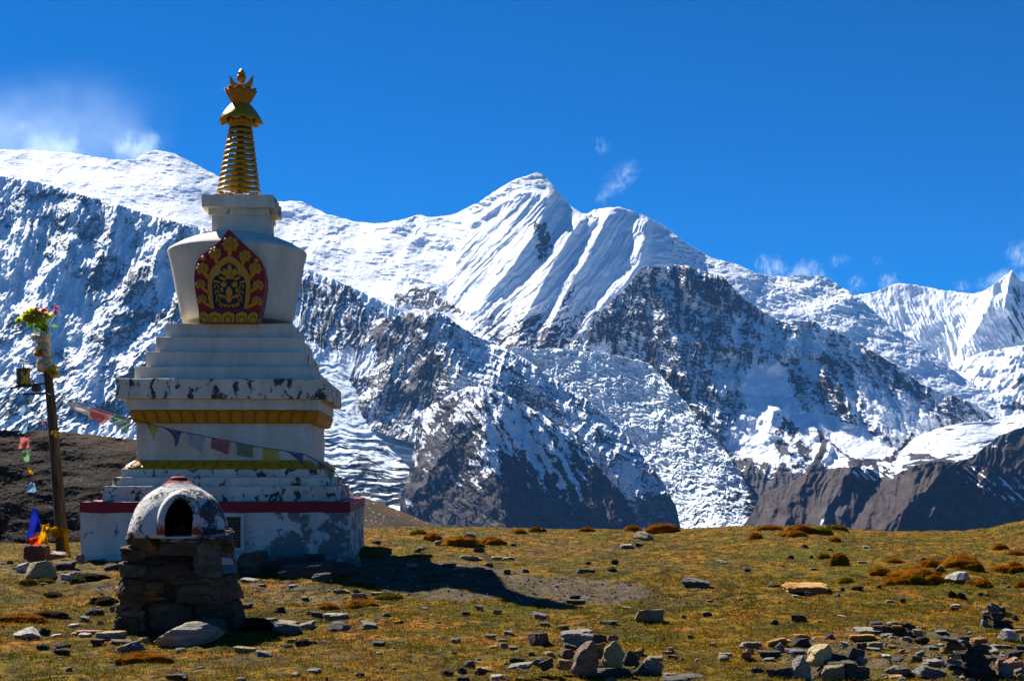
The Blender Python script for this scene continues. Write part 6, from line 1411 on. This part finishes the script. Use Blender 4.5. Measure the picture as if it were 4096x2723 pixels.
def build_litter(n=5200):                           # curled dry leaves, mostly rosy brown
    rg, x, y, z, u, v = scatter(n, 41); keep = (fbm(x / 1.3, y / 1.3, 3, .5, 231) > -0.1) & ~in_shrine(x, y); x, y, z = x[keep], y[keep], z[keep]; n = len(x)
    s = rg.uniform(.006, .016, n); a = rg.rand(n) * 6.28; pal = np.array([(0.19, 0.095, 0.075), (0.23, 0.14, 0.11), (0.11, 0.037, 0.018), (0.15, 0.08, 0.03)]); c = pal[rg.randint(0, 4, n)] * rg.uniform(.7, 1.2, (n, 1))
    p = np.stack([x, y, z + .008], 1); d1 = np.stack([np.cos(a) * s, np.sin(a) * s, rg.normal(.3, .5, n) * s], 1); d2 = np.stack([-np.sin(a) * s * .5, np.cos(a) * s * .5, rg.normal(0, .4, n) * s], 1)
    co = np.stack([p - d1, p - d2, p + d1, p + d2], 1).reshape(-1, 3)
    o = tri_soup('dry_leaves', co, np.repeat(c, 4, 0), tint_mat('dry_leaf', 0.25), 4); tag(o, 'tiny curled rosy brown leaves scattered in the grass', 'dry leaves', kind='stuff')
build_litter()
# ---------------------------------------------------------------- blowing snow and wisps of cloud behind the crest
def cloud(name, label, cat, u0, u1, v0, v1, y, dens, scale, seed, stretch=(1, 1, 1), rot=0.0, soft=0.5, grad=None, depth=None, thr=0.45, tilt=0.0, dist=0.3):
    p0, p1 = P(u0, v1, y), P(u1, v0, y); sx, sz = p1.x - p0.x, p1.z - p0.z; dp = depth or min(sx, sz) * 0.8
    me = bpy.data.meshes.new(name); bm = bmesh.new(); bmesh.ops.create_icosphere(bm, subdivisions=3, radius=1.0); bm.to_mesh(me); bm.free()
    o = bpy.data.objects.new(name, me); COL.objects.link(o); o.location = ((p0.x + p1.x) / 2, y, (p0.z + p1.z) / 2); o.scale = (sx / 2, dp / 2, sz / 2); o.rotation_euler = (0, tilt, 0)
    m = bpy.data.materials.new(name + '_vapour'); m.use_nodes = True; t = m.node_tree; t.nodes.clear(); N = NT.__new__(NT); N.m = m; N.t = t; N.out = t.nodes.new('ShaderNodeOutputMaterial')
    ob = N.obj()
    r = N.n('VectorMath', {0: ob}, out=1, operation='LENGTH')
    r = N.math('ADD', r, N.math('MULTIPLY', N.math('SUBTRACT', N.noise(N.mapv(ob, (1, 1, 1), (0, 0, 0), (seed * 3, seed, seed)), 1.7, 3, 0.6), 0.42), 1.5))
    fall = N.n('MapRange', {0: r, 1: 1.0, 2: 1.0 - soft, 3: 0.0, 4: 1.0})
    ns = N.noise(N.mapv(ob, stretch, (0, rot, 0), (seed, seed * .7, seed * 1.3)), scale, 7, 0.64, dist)
    d = N.math('MULTIPLY', N.n('MapRange', {0: ns, 1: thr, 2: thr + 0.30, 3: 0.0, 4: 1.0}), fall)
    if grad:
        s = t.nodes.new('ShaderNodeSeparateXYZ'); N.put(s.inputs[0], ob)
        d = N.math('MULTIPLY', d, N.n('MapRange', {0: s.outputs[2], 1: grad[0], 2: grad[1], 3: 0.06, 4: 1.0}))
    d = N.math('MULTIPLY', d, dens)
    pv = t.nodes.new('ShaderNodeVolumePrincipled'); pv.inputs['Color'].default_value = (0.84, 1.0, 1.0, 1); pv.inputs['Anisotropy'].default_value = 0.35; N.put(pv.inputs['Density'], d)
    t.links.new(pv.outputs[0], N.out.inputs['Volume']); me.materials.append(m)
    tag(o, label, cat, kind='stuff'); return o
CY = 36000.0
cloud('blowing_snow', 'broad pale plume of snow blowing up from the left crest', 'snow plume', -520, 820, 120, 1000, CY, 0.00034, 2.2, 3.1, (1.5, 1, 0.7), 0.9, 0.95, (0.62, -0.05), thr=0.36)
cloud('blowing_snow', 'bright puff of spindrift at the small peak on the left crest', 'snow plume', 420, 680, 470, 740, CY, 0.0045, 2.6, 5.3, (1, 1, .7), 0.5, 0.95, (0.8, 0.0), thr=0.42)
cloud('blowing_snow', 'bright puff of spindrift further left on the crest', 'snow plume', 50, 340, 480, 740, CY, 0.0045, 2.6, 8.9, (1, 1, .7), 0.5, 0.95, (0.8, 0.0), thr=0.43)
cloud('cloud', 'tiny wisp of cloud over the left end of the snow crest', 'cloud', 40, 130, 470, 540, CY, 0.0012, 1.8, 2.2, thr=0.46)
for i, (q, lab, th) in enumerate((((2330, 2620, 660, 780), 'torn wisp of cloud in the sky right of the summit', .44), ((2370, 2450, 535, 640), 'small faint wisp above the torn cloud near the summit', .47), ((2390, 2430, 770, 840), 'thin tail of vapour rising beside the summit saddle', .46),
                               ((3010, 3160, 1000, 1140), 'ragged cloud on the right shoulder of the massif', .43), ((3100, 3340, 1030, 1180), 'broad soft cloud resting on the right shoulder', .42), ((3300, 3410, 1000, 1080), 'small feathered cloud above the right shoulder', .47), ((3380, 3470, 1090, 1180), 'faint vapour in the notch right of the shoulder', .46),
                               ((3480, 3540, 1020, 1065), 'tiny faint cloud high over the right notch', .48), ((3500, 3610, 1080, 1190), 'small cloud streaming off the far right range', .43), ((3880, 4200, 1060, 1220), 'soft cloud around the small pointed peak', .42), ((4010, 4160, 950, 1090), 'cloud puff at the right edge above the pointed peak', .43), ((3800, 3900, 1110, 1180), 'faint vapour left of the pointed peak', .46))):
    cloud('cloud', lab, 'cloud', *q, CY, 0.0030 if i < 3 else 0.0065, 2.0, 11.7 * (i + 1), (1.9, 1, 0.8), 0.8, 0.98, None, thr=th + .02, tilt=-0.75 if i == 0 else 0.0, dist=0.8)
# ---------------------------------------------------------------- thin blue air between here and the far peaks
def build_haze():
    me = bpy.data.meshes.new('haze'); bm = bmesh.new()
    bmesh.ops.create_cube(bm, size=1.0)
    for v in bm.verts: v.co = Vector((v.co.x * 17000, 0 if v.co.y < 0 else 1, v.co.z))
    for v in bm.verts:
        v.co.y = -3000 if v.co.y < 0.5 else 15200
        v.co.z = -330 if v.co.z < 0 else 2650
    bm.to_mesh(me); bm.free()
    m = bpy.data.materials.new('thin_air'); m.use_nodes = True; t = m.node_tree; t.nodes.clear()
    o_ = t.nodes.new('ShaderNodeOutputMaterial'); pv = t.nodes.new('ShaderNodeVolumePrincipled')
    pv.inputs['Color'].default_value = (0.15, 0.43, 1.0, 1); pv.inputs['Density'].default_value = HAZE_D; pv.inputs['Anisotropy'].default_value = 0.0
    t.links.new(pv.outputs[0], o_.inputs['Volume']); me.materials.append(m)
    o = bpy.data.objects.new('haze', me); COL.objects.link(o)
    tag(o, 'thin blue haze between the meadow and the far peaks', 'haze', kind='stuff')
HAZE_D = 1.25e-5
build_haze()
